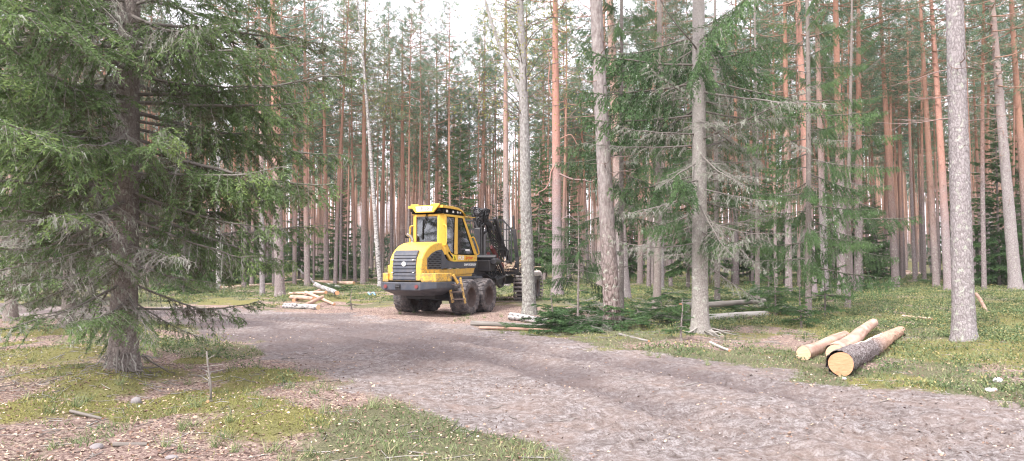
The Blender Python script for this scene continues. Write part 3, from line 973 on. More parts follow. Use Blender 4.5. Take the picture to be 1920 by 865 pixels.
# birch: white, leaning
def add_birch(px, d, pt, wpx, mat, label, H, fork=None, seed=1, leaves=True):
    x0, ln = place_lean(px, d, pt)
    r0 = wpx / FPX * d / 2
    root = empty('birch_tree', (x0, d, gz(x0, d)))
    root.rotation_euler = (0, ln, 0)
    g = Geo()
    P = trunk_geo(g, H, r0, 36, .3, .16, seed, .11, n=260)
    if fork:
        z0, dx, L = fork
        r0 *= .8
        p0 = np.array([np.interp(z0, P[:, 2], P[:, k]) for k in range(3)])
        s = np.linspace(0, 1, 10)
        Q = p0 + np.stack([-dx * s * L - .25 * np.sin(s * 3), .1 * s * L, s * L], 1)
        tube(g, Q, np.linspace(r0 * .42, r0 * .2, 10), 12, .5, rough=.1)
    g.obj('trunk', M[mat], root, True)
    r = np.random.default_rng(seed)
    G, W = Geo(), Geo()
    for i in range(60):
        z = H * (.42 + .56 * r.random())
        p0 = np.array([np.interp(z, P[:, 2], P[:, k]) for k in range(3)])
        az = r.uniform(0, 6.28)
        L = (H - z) * .28 + .6
        s = np.linspace(0, 1, 6)
        Q = p0 + np.outer(s * L, [math.cos(az) * .75, math.sin(az) * .75, .7]) + np.cumsum(r.normal(size=(6, 3)) * .04, 0)
        Q[:, 2] -= .5 * L * s ** 2.4
        tube(W, Q, np.linspace(.022, .005, 6), 3, .2)
        m = 90
        s5 = r.random(m) ** .6
        B = np.stack([np.interp(s5, s, Q[:, a]) for a in range(3)], 1) + r.normal(size=(m, 3)) * np.array([.22, .22, .28]) * (.4 + .5 * L)
        leafs(G, B, unit(r.normal(size=(m, 3)) + [0, 0, -.6]), unit(r.normal(size=(m, 3))), .06, .025, np.clip(r.normal(.5, .25, m), 0, 1))
    c = G.obj('crown', M['birch_leaf'], root)
    W.obj('branchwork', M['dead_twig'], c)
    tag(root, label, 'tree')
    return root
add_birch(713, 52, 668, 8.5, 'birch_bark', 'leaning white-barked birch to the side of the forwarder bonnet', 25, seed=4)
add_birch(993, 24.6, 963, 25, 'lichen_bark', 'leaning forked trunk mottled grey with lichen in front of the forwarder rear wheels', 15, fork=(7.2, .26, 5), seed=9)
add_birch(805, 75, 800, 7, 'birch_bark', 'thin birch rising far behind the cab', 19, seed=6)

# hooked limbs on the pink pine
# ------------------------------------------------------------------ the stand: individual pines, sharing meshes of the prototypes
taken = [((p[0] - 960) / FPX * p[1], p[1]) for p in NP] + [((q[0] - 960) / FPX * q[1], q[1]) for q in specs]
r_ = np.random.default_rng(77)
spots = []
tries = 0
while len(spots) < 262 and tries < 60000:
    tries += 1
    d = 33 + 53 * r_.random() ** .62
    px = r_.uniform(-40, 1960)
    x = (px - 960) / FPX * d
    if 600 < px < 1110 and d < 54: continue
    if 300 < px <= 600 and d < 46: continue
    if px < 300 and d < 34: continue
    if px >= 1110 and d < 38: continue
    if 1640 < px < 1780 and d < 52: continue
    if track_sd(x, d) > -1.2: continue
    md = 2.05 if d < 60 else 1.75
    if any((x - a) ** 2 + (d - b) ** 2 < md * md for a, b in taken): continue
    taken.append((x, d))
    spots.append((x, d, px))

def copy_obj(o, parent):
    c = o.copy()
    COL.objects.link(c)
    c.parent = parent
    for ch in list(o.children): copy_obj(ch, c)
    return c

protos = []
for k in range(6):
    Hp, cm, lm, tm = PROTO[k]
    root = empty('pine_tree', (0, 0, 0))
    put('trunk', tm, root)
    c = put('crown', cm, root)
    protos.append(root)
used = [False] * 6
def zone(px, d):
    if px < 400: return 'pine of the dense stand seen between the boughs of the broad lichen-hung spruce', 'pines behind the broad spruce'
    if px < 740: return 'slim pine in the dense stand between the broad spruce and the yellow forwarder', 'pines between the broad spruce and the forwarder'
    if px < 1000: return 'slim pine in the dense stand straight behind the yellow forwarder', 'pines behind the forwarder'
    if px < 1330: return 'pine of the stand beyond the brushwood around the thick fissured trunk', 'pines beyond the brushwood'
    if px < 1640: return 'pine of the stand behind the weeping spruces', 'pines behind the weeping spruces'
    return 'pine of the open stand beyond the cut logs and the stoutest grey pine', 'pines beyond the cut logs'
# the nearer pines of the stand are told apart by counting along between landmarks of the photo
MARKS = [(-60, 'from the edge of the view towards the broad spruce'), (235, 'from the stem of the broad spruce towards the stout grey-footed pine'), (520, 'from the stout grey-footed pine towards the white birch'),
         (700, 'from the white birch towards the crane'), (900, 'from the crane towards the pink pine'), (1043, 'from the smooth pink pine towards the fissured trunk'), (1149, 'from the fissured trunk towards the pale lichened spruce'),
         (1311, 'from the pale lichened spruce towards the dark-stemmed spruce'), (1514, 'from the dark-stemmed spruce towards the bright tilted pine'), (1668, 'from the bright tilted pine towards the stoutest grey pine'),
         (1803, 'from the stoutest grey pine out to the edge'), (2200, '')]
ORD = 'first second third fourth fifth sixth seventh eighth ninth tenth eleventh twelfth thirteenth fourteenth fifteenth sixteenth seventeenth eighteenth nineteenth twentieth'.split()
NEARLAB = {}
for (a_, txt), (b_, _) in zip(MARKS[:-1], MARKS[1:]):
    row = sorted((p[2], i) for i, p in enumerate(spots) if a_ <= p[2] < b_ and p[1] < 66)
    for q_, (_, i) in enumerate(row[:20]):
        NEARLAB[i] = ORD[q_] + ' stand pine ' + txt
for i, (x, d, px) in enumerate(spots):
    k = int(r_.integers(6))
    if used[k]:
        o = copy_obj(protos[k], None)
    else:
        o = protos[k]
        used[k] = True
    s = r_.uniform(.88, 1.08) * (1 - .06 * smooth(60, 80, d))
    rr = r_.uniform(.62, 1.2)
    o.location = (x, d, gz(x, d))
    o.rotation_euler = (r_.normal() * .012, r_.normal() * .016, r_.uniform(0, 6.28))
    o.scale = (1, 1, s)
    for ch in o.children:
        if ch.name.startswith('trunk'): ch.scale = (rr, rr, 1)
    lab, grp = zone(px, d)
    lab = NEARLAB.get(i, lab)
    tag(o, lab, 'tree', grp)
for k in range(6):
    if not used[k]:
        for ch in protos[k].children_recursive: bpy.data.objects.remove(ch)
        bpy.data.objects.remove(protos[k])

# spruces of the understorey farther back
SPF = []
for i in range(3):
    s_ = spruce([9, 12, 7][i], .08, [2.0, 2.3, 1.8][i], [.8, 1.2, .3][i], 130, SOFTB, 70 + i, sides=7)
    SPF.append(s_)
us = [(863, 58, 1), (1010, 52, 1), (940, 66, 0), (1065, 60, 1), (640, 70, 0), (560, 74, 1), (465, 66, 0), (1290, 46, 1), (1180, 62, 0), (1330, 56, 1), (1405, 60, 0), (1455, 50, 1),
      (1540, 58, 0), (1600, 66, 1), (1700, 72, 0), (60, 40, 1), (180, 48, 0), (300, 52, 1), (385, 60, 0), (1250, 70, 2), (740, 76, 0), (1110, 72, 1), (1640, 56, 2), (345, 40, 2), (90, 29, 0), (840, 80, 1), (1025, 80, 0)]
r_ = np.random.default_rng(5)
us = us[:14] + us[16:19] + us[22:]
for i, (px, d, k) in enumerate(us):
    o = SPF[k] if not any(u[2] == k for u in us[:i]) else copy_obj(SPF[k], None)
    x = (px - 960) / FPX * d
    o.location = (x, d, gz(x, d))
    o.rotation_euler = (0, 0, r_.uniform(0, 6.28))
    o.scale = [r_.uniform(.85, 1.2)] * 3
    g_ = ('behind the forwarder' if 700 < px < 1080 else 'behind the broad lichen-hung one' if px < 480 else 'left of the forwarder among red stems' if px <= 700 else 'behind the weeping ones')
    if px <= 700 and px >= 480: g_ = 'between the cut birch and the deep stand'
    tag(o, 'dark understorey spruce ' + g_, 'tree', 'understorey spruces ' + g_)

# the far wood: reads as one mass of stems and crowns
G, T = Geo(), Geo()
low = []
for i in range(3):
    H = 21.5
    g, wd = pine_crown(H, H * .60, 1.9, 24, 900 + i, tufts=8, ntri=7, L=.5, W=.05, limb_sides=3)
    t_ = Geo()
    P = trunk_geo(t_, H, .14, 6, .2, .12, 900 + i, 0, n=8)
    sg = Geo()
    dead_snags(sg, P, 3.5, H * .5, 8, np.random.default_rng(i), 1.6)
    t_.merge(sg.pack())
    low.append((g.pack(), t_.pack()))
r_ = np.random.default_rng(99)
n = 0
while n < 1050:
    d = 84 + 116 * r_.random() ** .9
    px = r_.uniform(-80, 2000)
    x = (px - 960) / FPX * d
    n += 1
    k = r_.integers(3)
    Mx = rotz(r_.uniform(0, 6.28)) * r_.uniform(.86, 1.1)
    off = np.array([x, d, gz(x, d)])
    if r_.random() < .5: G.merge(low[k][0], Mx, off, r_.normal() * .1)
    T.merge(low[k][1], Mx, off)
stem = Geo()
tube(stem, [(0, 0, -.5), (0, 0, 4), (.1, 0, 12), (.1, .1, 21)], [.15, .13, .10, .04], 5)
stem = stem.pack()
for i in range(1500):
    d = 100 + 150 * r_.random()
    x = (r_.uniform(-80, 2000) - 960) / FPX * d
    T.merge(stem, rotz(r_.uniform(0, 6.28)) * r_.uniform(.85, 1.15), np.array([x, d, gz(x, d)]))
gy, wy = pine_crown(5.5, .6, 1.7, 22, 950, tufts=7, ntri=7, L=.5, W=.06, limb_sides=3)
gy = gy.pack()
for i in range(150):
    d = 78 + 130 * r_.random() ** .8
    x = (r_.uniform(-80, 2000) - 960) / FPX * d
    G.merge(gy, rotz(r_.uniform(0, 6.28)) * r_.uniform(.5, 1.15), np.array([x, d, gz(x, d)]), r_.normal() * .1 - .12)
root = empty('far_wood', (0, 100, 0))
tag(root, 'distant pine wood closing the view', 'wood', kind='stuff')
a = G.obj('crown', M['pine_far'], root)
b = T.obj('trunk', M['far_bark'], root)
for q in (a, b): q.location = (0, -100, 0)

# ------------------------------------------------------------------ the forwarder
M['yellow'] = muddy('yellow_paint', (.78, .47, .06), 1.0, 2.2)
M['yellow_dull'] = plain('yellow_paint_worn', (.66, .38, .07), .5, .4, dirt=.7, dirtc=(.25, .18, .12), scale=7)
M['grey_paint'] = plain('dark_grey_paint', (.052, .06, .08), .45, .5, dirt=.6, dirtc=(.16, .14, .13), scale=5)
M['black_paint'] = plain('black_machine_paint', (.018, .018, .022), .5, .5, dirt=.5, dirtc=(.07, .06, .055), scale=5)
M['rubber'] = plain('tyre_rubber', (.06, .056, .06), .85, .25, dirt=.95, dirtc=(.25, .215, .20), scale=7)
M['hose'] = plain('hose_rubber', (.012, .012, .014), .4, .5)
M['rim'] = plain('rusty_rim', (.07, .05, .045), .7, .3, dirt=.7, dirtc=(.14, .10, .085), scale=8)
M['steel'] = plain('worn_track_steel', (.42, .38, .37), .45, .5, .5, dirt=.8, dirtc=(.14, .08, .06), scale=9)
M['rust'] = plain('red_rusty_steel', (.20, .05, .05), .6, .4, dirt=.5, dirtc=(.09, .05, .045))
M['white'] = plain('white_decal', (.8, .8, .78), .5)
M['orange'] = plain('orange_decal', (.62, .10, .02), .5)
M['decal_yellow'] = plain('warning_yellow', (.85, .72, .05), .5)
M['black_flat'] = plain('black_flat', (.012, .012, .012), .8, .1)
M['chrome'] = plain('exhaust_steel', (.5, .48, .45), .35, .5, .9, dirt=.5)
M['seat'] = plain('seat_cloth', (.03, .03, .035), .9, .1)
M['lamp'] = plain('lamp_glass', (.75, .72, .66), .15, .8)

def glass_mat():
    k = Nodes('cab_glass').set(.05, .8)
    k.color((.05, .06, .065))
    tr = k.n('ShaderNodeBsdfTransparent')
    tr.inputs[0].default_value = (.45, .5, .5, 1)
    gl = k.n('ShaderNodeBsdfGlossy')
    gl.inputs['Roughness'].default_value = .04
    gl.inputs[0].default_value = (.9, .92, .95, 1)
    fr = k.n('ShaderNodeFresnel')
    fr.inputs[0].default_value = 1.6
    f = k.math('ADD', k.math('MULTIPLY', fr.outputs[0], 1.0), .10, True)
    ms = k.n('ShaderNodeMixShader')
    k.l(f, ms.inputs[0])
    k.l(tr.outputs[0], ms.inputs[1])
    k.l(gl.outputs[0], ms.inputs[2])
    k.l(ms.outputs[0], k.o.inputs[0])
    return k.m
M['glass'] = glass_mat()

def bm_obj(name, bm, mat, parent, bevel=0.0, smooth_=False, seg=2):
    bmesh.ops.recalc_face_normals(bm, faces=bm.faces[:])
    me = bpy.data.meshes.new(name)
    bm.to_mesh(me)
    bm.free()
    me.materials.append(M[mat] if isinstance(mat, str) else mat)
    if smooth_:
        for p in me.polygons: p.use_smooth = True
    o = bpy.data.objects.new(name, me)
    COL.objects.link(o)
    o.parent = parent
    if bevel:
        b = o.modifiers.new('edge', 'BEVEL')
        b.width = bevel
        b.segments = seg
        b.limit_method = 'ANGLE'
        b.angle_limit = R(35)
    return o

def b_box(bm, c, s, rot=None):
    m = Matrix.Translation(Vector(c))
    if rot is not None: m = m @ rot
    m = m @ Matrix.Diagonal((s[0], s[1], s[2], 1))
    bmesh.ops.create_cube(bm, size=1, matrix=m)

def b_bar(bm, p, q, wd, th):
    p, q = Vector(p), Vector(q)
    d = q - p
    rot = d.to_track_quat('X', 'Z').to_matrix().to_4x4()
    b_box(bm, (p + q) / 2, (d.length, wd, th), rot)

def b_prism(bm, prof, y0, y1, axis='y'):
    """closed outline in x,z swept along y (axis y) or in x,y swept along z (axis z), or y,z swept along x"""
    def mk(a, b, c):
        return {'y': (a, c, b), 'z': (a, b, c), 'x': (c, a, b)}[axis]
    A = [bm.verts.new(mk(a, b, y0)) for a, b in prof]
    B = [bm.verts.new(mk(a, b, y1)) for a, b in prof]
    n = len(prof)
    bm.faces.new(A)
    bm.faces.new(B[::-1])
    for i in range(n):
        bm.faces.new((A[i], B[i], B[(i + 1) % n], A[(i + 1) % n]))

def b_loft(bm, rings):
    vs = [[bm.verts.new(p) for p in r] for r in rings]
    n = len(rings[0])
    for a, b in zip(vs[:-1], vs[1:]):
        for i in range(n): bm.faces.new((a[i], a[(i + 1) % n], b[(i + 1) % n], b[i]))
    bm.faces.new(vs[0])
    bm.faces.new(vs[-1][::-1])

def b_lathe(bm, prof, seg, c, axis='y'):
    """profile (radius, offset along y) turned about the y axis through c"""
    rings = []
    for r, o in prof:
        rings.append([bm.verts.new((c[0] + r * math.cos(2 * PI * i / seg), c[1] + o, c[2] + r * math.sin(2 * PI * i / seg))) for i in range(seg)])
    for a, b in zip(rings[:-1], rings[1:]):
        for i in range(seg): bm.faces.new((a[i], a[(i + 1) % seg], b[(i + 1) % seg], b[i]))
    return rings

def b_tube(bm, pts, r, seg=8):
    pts = [Vector(p) for p in pts]
    rings = []
    n = len(pts)
    for i, p in enumerate(pts):
        d = (pts[min(i + 1, n - 1)] - pts[max(i - 1, 0)]).normalized()
        u = d.cross(Vector((0, 0, 1)))
        if u.length < .1: u = d.cross(Vector((1, 0, 0)))
        u.normalize()
        v = d.cross(u)
        rings.append([bm.verts.new(p + r * (u * math.cos(2 * PI * k / seg) + v * math.sin(2 * PI * k / seg))) for k in range(seg)])
    for a, b in zip(rings[:-1], rings[1:]):
        for k in range(seg): bm.faces.new((a[k], a[(k + 1) % seg], b[(k + 1) % seg], b[k]))
    bm.faces.new(rings[0])
    bm.faces.new(rings[-1][::-1])

def spline(pts, n=20):
    pts = [Vector(p) for p in pts]
    P = [pts[0]] + pts + [pts[-1]]
    o = []
    for i in range(1, len(P) - 2):
        for k in range(n // (len(pts) - 1) + 1):
            t = k / (n // (len(pts) - 1) + 1)
            a, b, c, d = P[i - 1], P[i], P[i + 1], P[i + 2]
            o.append(.5 * ((2 * b) + (c - a) * t + (2 * a - 5 * b + 4 * c - d) * t * t + (3 * b - a - 3 * c + d) * t ** 3))
    o.append(pts[-1])
    return o

def make(name, fn, mat, parent, bevel=0.0, smooth_=False):
    bm = bmesh.new()
    fn(bm)
    return bm_obj(name, bm, mat, parent, bevel, smooth_)

def text(name, s, size, mat, parent, loc, rot, ext=.002, shear=0, bold=0, xs=1):
    c = bpy.data.curves.new(name, 'FONT')
    c.body = s
    c.size = size
    c.align_x = 'CENTER'
    c.align_y = 'CENTER'
    c.extrude = ext
    c.shear = shear
    c.offset = bold
    o = bpy.data.objects.new(name + '_src', c)
    COL.objects.link(o)
    bpy.context.view_layer.update()
    me = bpy.data.meshes.new_from_object(o.evaluated_get(bpy.context.evaluated_depsgraph_get()))
    bpy.data.objects.remove(o)
    me.materials.clear()
    me.materials.append(M[mat])
    o = bpy.data.objects.new(name, me)
    COL.objects.link(o)
    o.parent = parent
    o.matrix_local = Matrix.Translation(loc) @ rot.to_4x4() @ Matrix.Diagonal((xs, 1, 1, 1))
    return o

FW_O = (-2.294, 25.75)
FW_A = math.atan2(-.913, -.407)
fw = empty('forwarder', (FW_O[0], FW_O[1], gz(*FW_O) - .02), FW_A)
tag(fw, 'yellow eight-wheeled forwarder with black crane and load grille parked on the track edge', 'forwarder')

# bonnet
hood_prof = [(1.32, 2.40), (1.55, 2.41), (1.85, 2.37), (2.12, 2.28), (2.34, 2.15), (2.50, 2.0), (2.60, 1.86), (2.645, 1.6), (2.66, 1.15), (1.32, 1.15)]
hood = make('bonnet', lambda b: b_prism(b, hood_prof, -.6, .6), 'yellow', fw, .055)
hood.modifiers['edge'].segments = 4
def grille(b):
    zs = np.linspace(1.2, 1.98, 8)
    for i in range(7):
        z0, z1 = zs[i] + .012, zs[i + 1] - .012
        def fx(z): return 2.655 if z < 1.6 else 2.66 - (z - 1.6) * .12 - max(0, z - 1.82) * .22
        b_prism(b, [(fx(z0) - .06, z0), (fx(z0) + .032, z0), (fx(z1) + .012, z1), (fx(z1) - .06, z1)], -.45, .40)
    b_prism(b, [(2.56, 1.17), (2.664, 1.17), (2.652, 1.6), (2.60, 1.95), (2.52, 2.03), (2.44, 2.0)], -.455, .405)
    b_prism(b, [(2.50, 1.985), (2.62, 1.965), (2.585, 2.035), (2.47, 2.13), (2.42, 2.10)], -.45, .40)
gr = make('grille', grille, 'grey_paint', hood, .01)
make('emblem', lambda b: b_prism(b, [(-.02 + .075 * math.cos(a), 1.69 + .075 * math.sin(a)) for a in np.linspace(0, 2 * PI, 25)[:-1]], 2.685, 2.70, 'x'), 'white', hood, .004)
def embl(b):
    b_prism(b, [(-.02 + .045 * math.cos(a), 1.69 + .04 * math.sin(a)) for a in np.linspace(0.6, 2 * PI - .6, 17)] + [(-.02 + .028 * math.cos(a), 1.69 + .025 * math.sin(a)) for a in np.linspace(2 * PI - .6, .6, 17)], 2.701, 2.704, 'x')
make('emblem_mark', embl, 'black_flat', hood)
for yy in (-.43, .33):
    for zz in (1.42, 1.82):
        make('latch', lambda b: b_box(b, (2.70, yy, zz), (.03, .07, .022)), 'lamp', hood, .005)
# side vent panels (both sides) with their honeycomb of holes
for s in (1, -1):
    vp = [(2.30, 1.52), (2.30, 1.86), (2.05, 2.02), (1.75, 2.12), (1.42, 2.16), (1.42, 1.52)]
    v_ = make('vent_panel', lambda b: b_prism(b, vp, s * .585, s * .612), 'grey_paint', hood)
    def holes(b):
        zz = 1.57
        row = 0
        while zz < 2.12:
            xx = 1.47 + (row % 2) * .04
            while xx < 2.27:
                top = np.interp(xx, [1.42, 1.75, 2.05, 2.30], [2.14, 2.10, 2.0, 1.85])
                if zz < top - .03:
                    b_prism(b, [(xx + .029 * math.cos(a), zz + .029 * math.sin(a)) for a in np.linspace(0, 2 * PI, 7)[:-1]], s * .6125, s * .6145)
                xx += .08
            zz += .069
            row += 1
    make('vent_mesh', holes, 'black_flat', v_)
    make('side_panel', lambda b: b_prism(b, [(1.41, 1.52), (1.41, 2.17), (1.30, 2.10), (1.12, 1.86), (.9, 1.78), (-1.10, 1.76), (-1.05, 1.56), (1.2, 1.55)], s * .55, s * .622), 'grey_paint', fw, .006)
    make('lower_panel', lambda b: b_prism(b, [(1.41, 1.5), (-1.02, 1.55), (-.92, 1.37), (.7, 1.30), (1.41, 1.30)], s * .50, s * .60), 'yellow_dull', fw, .01)
    make('sill', lambda b: b_prism(b, [(.7, 1.29), (-.9, 1.36), (-.85, 1.24), (.7, 1.16)], s * .48, s * .57), 'yellow_dull', fw, .01)
    # flank boxes and bumper
    make('fender', lambda b: b_prism(b, [(2.68, s * .605), (2.68, s * .70), (2.40, s * 1.0), (1.52, s * 1.06), (1.42, s * .605)], 1.125, 1.40, 'z'), 'yellow', fw, .025)
make('fender_cap', lambda b: b_prism(b, [(2.45, -.61), (2.45, -.78), (1.9, -.85), (1.8, -.61)], 1.402, 1.66, 'z'), 'yellow', fw, .02)

def bumper(b):
    pl = [(2.84, -.66), (2.84, .66), (2.45, 1.04), (1.42, 1.12), (1.42, -1.12), (2.45, -1.04)]
    r2 = [(2.80, -.62), (2.80, .60), (2.38, .98), (1.42, 1.06), (1.42, -1.06), (2.38, -.98)]
    r3 = [(2.3, -.5), (2.3, .5), (2.0, .62), (1.42, .66), (1.42, -.66), (2.0, -.62)]
    b_loft(b, [[(x, y, 1.12) for x, y in pl], [(x, y, .93 - .05 * (x > 2.7)) for x, y in pl], [(x, y, .85) for x, y in r2], [(x, y, .68) for x, y in r3]])
bp = make('bumper', bumper, 'grey_paint', fw, .02)
def tow(b):
    b_box(b, (2.86, -.12, .98), (.07, .16, .16))
    b_tube(b, [(2.90, -.2, .98), (2.93, -.12, .98), (2.90, -.04, .98)], .02)
make('tow_hook', tow, 'black_paint', bp, .008)
for y_, z_ in ((.55, .99), (-.58, .99)):
    make('bumper_stop', lambda b: b_lathe(b, [(.001, 0), (.055, 0), (.06, .04), (.001, .04)], 14, (0, 0, 0)), 'rust', bp).matrix_local = Matrix.Translation((2.84, y_, z_)) @ Matrix.Rotation(-PI / 2, 4, 'Z')
make('belly', lambda b: b_box(b, (1.2, 0, .80), (1.0, 1.1, .5)), 'black_paint', fw, .02)

# cab
plan = [(1.32, -.42), (1.32, .42), (1.14, .615), (-1.10, .615), (-1.10, -.615), (1.14, -.615)]
cab = empty('cab', (0, 0, 0), 0, fw)
def cab_frame(b):
    for s in (1, -1):
        y0, y1 = s * .57, s * .625
        # corner post with its chamfer
        b_prism(b, [(1.33, s * .405), (1.33, s * .47), (1.16, s * .625), (1.07, s * .625), (1.07, s * .57), (1.22, s * .42)], 2.0, 3.33, 'z')
        b_prism(b, [(1.12, 3.27), (1.12, 3.335), (-.14, 3.335), (-.06, 3.27)], y0, y1)              # top rail
        b_prism(b, [(.55, 2.02), (.50, 3.268), (.31, 3.268), (.31, 2.02)], s * .575, s * .63)          # middle post
        b_prism(b, [(-.06, 3.268), (-.15, 3.32), (-1.16, 2.06), (-1.06, 2.02), (-.95, 2.02)], y0, y1)   # slanting rear post
    b_prism(b, [(-.47, 3.27), (.47, 3.27), (.47, 3.34), (-.47, 3.34)], 1.27, 1.325, 'x')
    b_prism(b, [(-.47, 2.34), (.47, 2.34), (.47, 2.42), (-.47, 2.42)], 1.27, 1.33, 'x')
    for s in (1, -1): b_box(b, (1.295, s * .44, 2.85), (.05, .05, .92))
    b_box(b, (-.14, 0, 3.29), (.05, 1.14, .08))
    b_box(b, (-1.10, 0, 1.85), (.05, 1.14, .5))
    b_box(b, (.1, 0, 3.345), (2.36, 1.20, .018))
    b_box(b, (.1, 0, 1.42), (2.3, .94, .06))
make('cab_frame', cab_frame, 'yellow', cab, .014)
for s in (1, -1):
    dr = make('cab_door', lambda b: b_prism(b, [(1.065, 2.36), (.80, 2.07), (.62, 2.015), (.30, 2.0), (-1.0, 2.0), (-1.15, 2.03), (-1.13, 1.79), (.60, 1.765), (.85, 1.80), (1.03, 1.95), (1.13, 2.2), (1.13, 2.36)], s * .58, s * .637), 'yellow', cab, .012)
    dg = make('door_glass', lambda b: b_prism(b, [(1.065, 2.37), (1.07, 3.262), (.50, 3.262), (.55, 2.03), (.62, 2.03), (.80, 2.08)], s * .592, s * .600), 'glass', cab)
    def rub(b):
        for A in ([(1.062, 2.39), (1.065, 3.255), (.512, 3.255), (.558, 2.04), (.62, 2.04), (.795, 2.095)], [(.30, 2.03), (.30, 3.255), (-.05, 3.255), (-.93, 2.03)]):
            n = len(A)
            cx, cz = np.mean([a for a, _ in A]), np.mean([c for _, c in A])
            for i in range(n):
                p, q = A[i], A[(i + 1) % n]
                b_bar(b, (p[0], s * .603, p[1]), (q[0], s * .603, q[1]), .02, .035)
    make('window_seal', rub, 'black_flat', cab)
    make('side_glass', lambda b: b_prism(b, [(.30, 2.02), (.30, 3.262), (-.06, 3.262), (-.94, 2.02)], s * .592, s * .600), 'glass', cab)
    make('door_handle', lambda b: b_bar(b, (.98, s * .648, 2.08), (.72, s * .648, 1.90), .02, .06), 'black_flat', dr, .005)
    make('grab_rail', lambda b: b_tube(b, spline([(1.20, s * .58, 2.98), (1.24, s * .68, 2.95), (1.24, s * .70, 2.8), (1.24, s * .70, 2.5), (1.24, s * .68, 2.33), (1.20, s * .58, 2.31)]), .022), 'yellow', cab, 0, True)
    make('grab_rail', lambda b: b_tube(b, spline([(-.72, s * .62, 2.62), (-.76, s * .70, 2.62), (-.98, s * .71, 2.35), (-1.14, s * .71, 2.08), (-1.10, s * .62, 2.02)]), .022), 'yellow', cab, 0, True)
rx = Matrix(((-1, 0, 0), (0, 0, 1), (0, 1, 0)))          # text on the +y flank reads along -x
text('model_lettering', 'FR28', .20, 'white', cab, (.10, .639, 1.90), rx, shear=.2, bold=.004)
text('script_lettering', 'Sprinter', .17, 'orange', cab, (-.50, .639, 1.91), rx, shear=.5, bold=.002)
text('maker_lettering', 'SAMPO ROSENLEW', .105, 'white', fw, (-.62, .625, 1.665), rx, shear=.1, bold=.003)
tri = make('warning_sticker', lambda b: b_prism(b, [(.67, 1.80), (.43, 1.80), (.45, 1.985), (.65, 1.985)], .638, .640), 'decal_yellow', cab)
def trib(b):
    b_bar(b, (.62, .642, 1.83), (.55, .642, 1.96), .002, .018)
    b_bar(b, (.55, .642, 1.96), (.48, .642, 1.83), .002, .018)
    b_bar(b, (.48, .642, 1.83), (.62, .642, 1.83), .002, .018)
    b_bar(b, (.55, .642, 1.85), (.55, .642, 1.92), .002, .016)
make('warning_mark', trib, 'black_flat', tri)
make('round_sticker', lambda b: b_prism(b, [(.74 + .035 * math.cos(a), 1.96 + .035 * math.sin(a)) for a in np.linspace(0, 2 * PI, 13)[:-1]], .638, .640), 'white', cab)
make('window_sticker', lambda b: b_prism(b, [(-.30, 2.14), (-.62, 2.14), (-.62, 2.21), (-.30, 2.21)], .601, .603), 'white', cab)
ws = make('windscreen', lambda b: b_prism(b, [(-.415, 2.42), (.415, 2.42), (.415, 3.27), (-.415, 3.27)], 1.293, 1.300, 'x'), 'glass', cab)
def wseal(b):
    for p, q in (((-.40, 2.44), (.40, 2.44)), ((.40, 2.44), (.40, 3.25)), ((.40, 3.25), (-.40, 3.25)), ((-.40, 3.25), (-.40, 2.44))):
        b_bar(b, (1.305, p[0], p[1]), (1.305, q[0], q[1]), .035, .012)
make('windscreen_seal', wseal, 'rim', ws)
def wiper(b):
    b_bar(b, (1.34, .02, 3.40), (1.335, -.16, 2.86), .02, .02)
    b_bar(b, (1.34, .06, 3.40), (1.335, -.11, 2.86), .015, .015)
    b_bar(b, (1.325, -.13, 3.15), (1.325, -.16, 2.50), .03, .03)
make('wiper', wiper, 'black_flat', ws)
make('rear_glass', lambda b: b_loft(b, [[(-.17, -.55, 3.25), (-.17, .55, 3.25), (-.16, .55, 3.25), (-.16, -.55, 3.25)], [(-1.12, -.55, 2.1), (-1.12, .55, 2.1), (-1.11, .55, 2.1), (-1.11, -.55, 2.1)]]), 'glass', cab)
def seat(b):
    b_box(b, (.0, 0, 1.95), (.55, .5, .16))
    b_box(b, (-.24, 0, 2.35), (.14, .48, .75))
    b_box(b, (-.26, 0, 2.83), (.10, .26, .2))
    b_box(b, (.1, .33, 2.2), (.4, .09, .08))
    b_box(b, (.1, -.33, 2.2), (.4, .09, .08))
make('seat', seat, 'seat', cab, .04)
def dash(b):
    b_box(b, (1.05, -.3, 2.1), (.2, .2, 1.1))
    b_box(b, (1.02, -.25, 2.75), (.05, .24, .2))
    b_bar(b, (.75, 0, 1.5), (.85, 0, 2.3), .08, .08)
make('console', dash, 'black_flat', cab, .02)
# roof
def roof_band(b):
    b_prism(b, [(1.28, 3.356), (-.2, 3.356), (-.05, 3.47), (.25, 3.53), (1.28, 3.55)], -.60, .60)
roof = make('roof', lambda b: b_prism(b, [(1.42, 3.545), (.55, 3.545), (.2, 3.52), (-.12, 3.44), (-.26, 3.36), (-.20, 3.40), (.0, 3.52), (.3, 3.60), (.7, 3.63), (1.42, 3.63)], -.66, .66), 'yellow', fw, .012)
make('light_recess', roof_band, 'black_flat', roof)
for i, x in enumerate((1.05, .62, .30, .10)):
    for s in (1, -1):
        make('work_light', lambda b: b_box(b, (x, s * .612, 3.45), (.11 - .015 * i, .03, .09 - .012 * i)), 'lamp', roof, .01)
sg = make('sign_board', lambda b: b_prism(b, [(-.52, 3.67), (-.24, 3.67), (-.22, 3.61), (.22, 3.61), (.26, 3.68), (.56, 3.68), (.56, 3.62), (.34, 3.39), (-.34, 3.39), (-.52, 3.60)], 1.425, 1.50, 'x'), 'yellow', roof, .01)
make('sign_face', lambda b: b_prism(b, [(-.28, 3.43), (.28, 3.43), (.33, 3.59), (-.33, 3.59)], 1.501, 1.504, 'x'), 'lamp', sg)
ry = Matrix(((0, 0, 1), (1, 0, 0), (0, 1, 0)))
text('sign_lettering', 'FR28', .17, 'black_flat', sg, (1.506, 0, 3.51), ry, bold=-.002, xs=1.25)
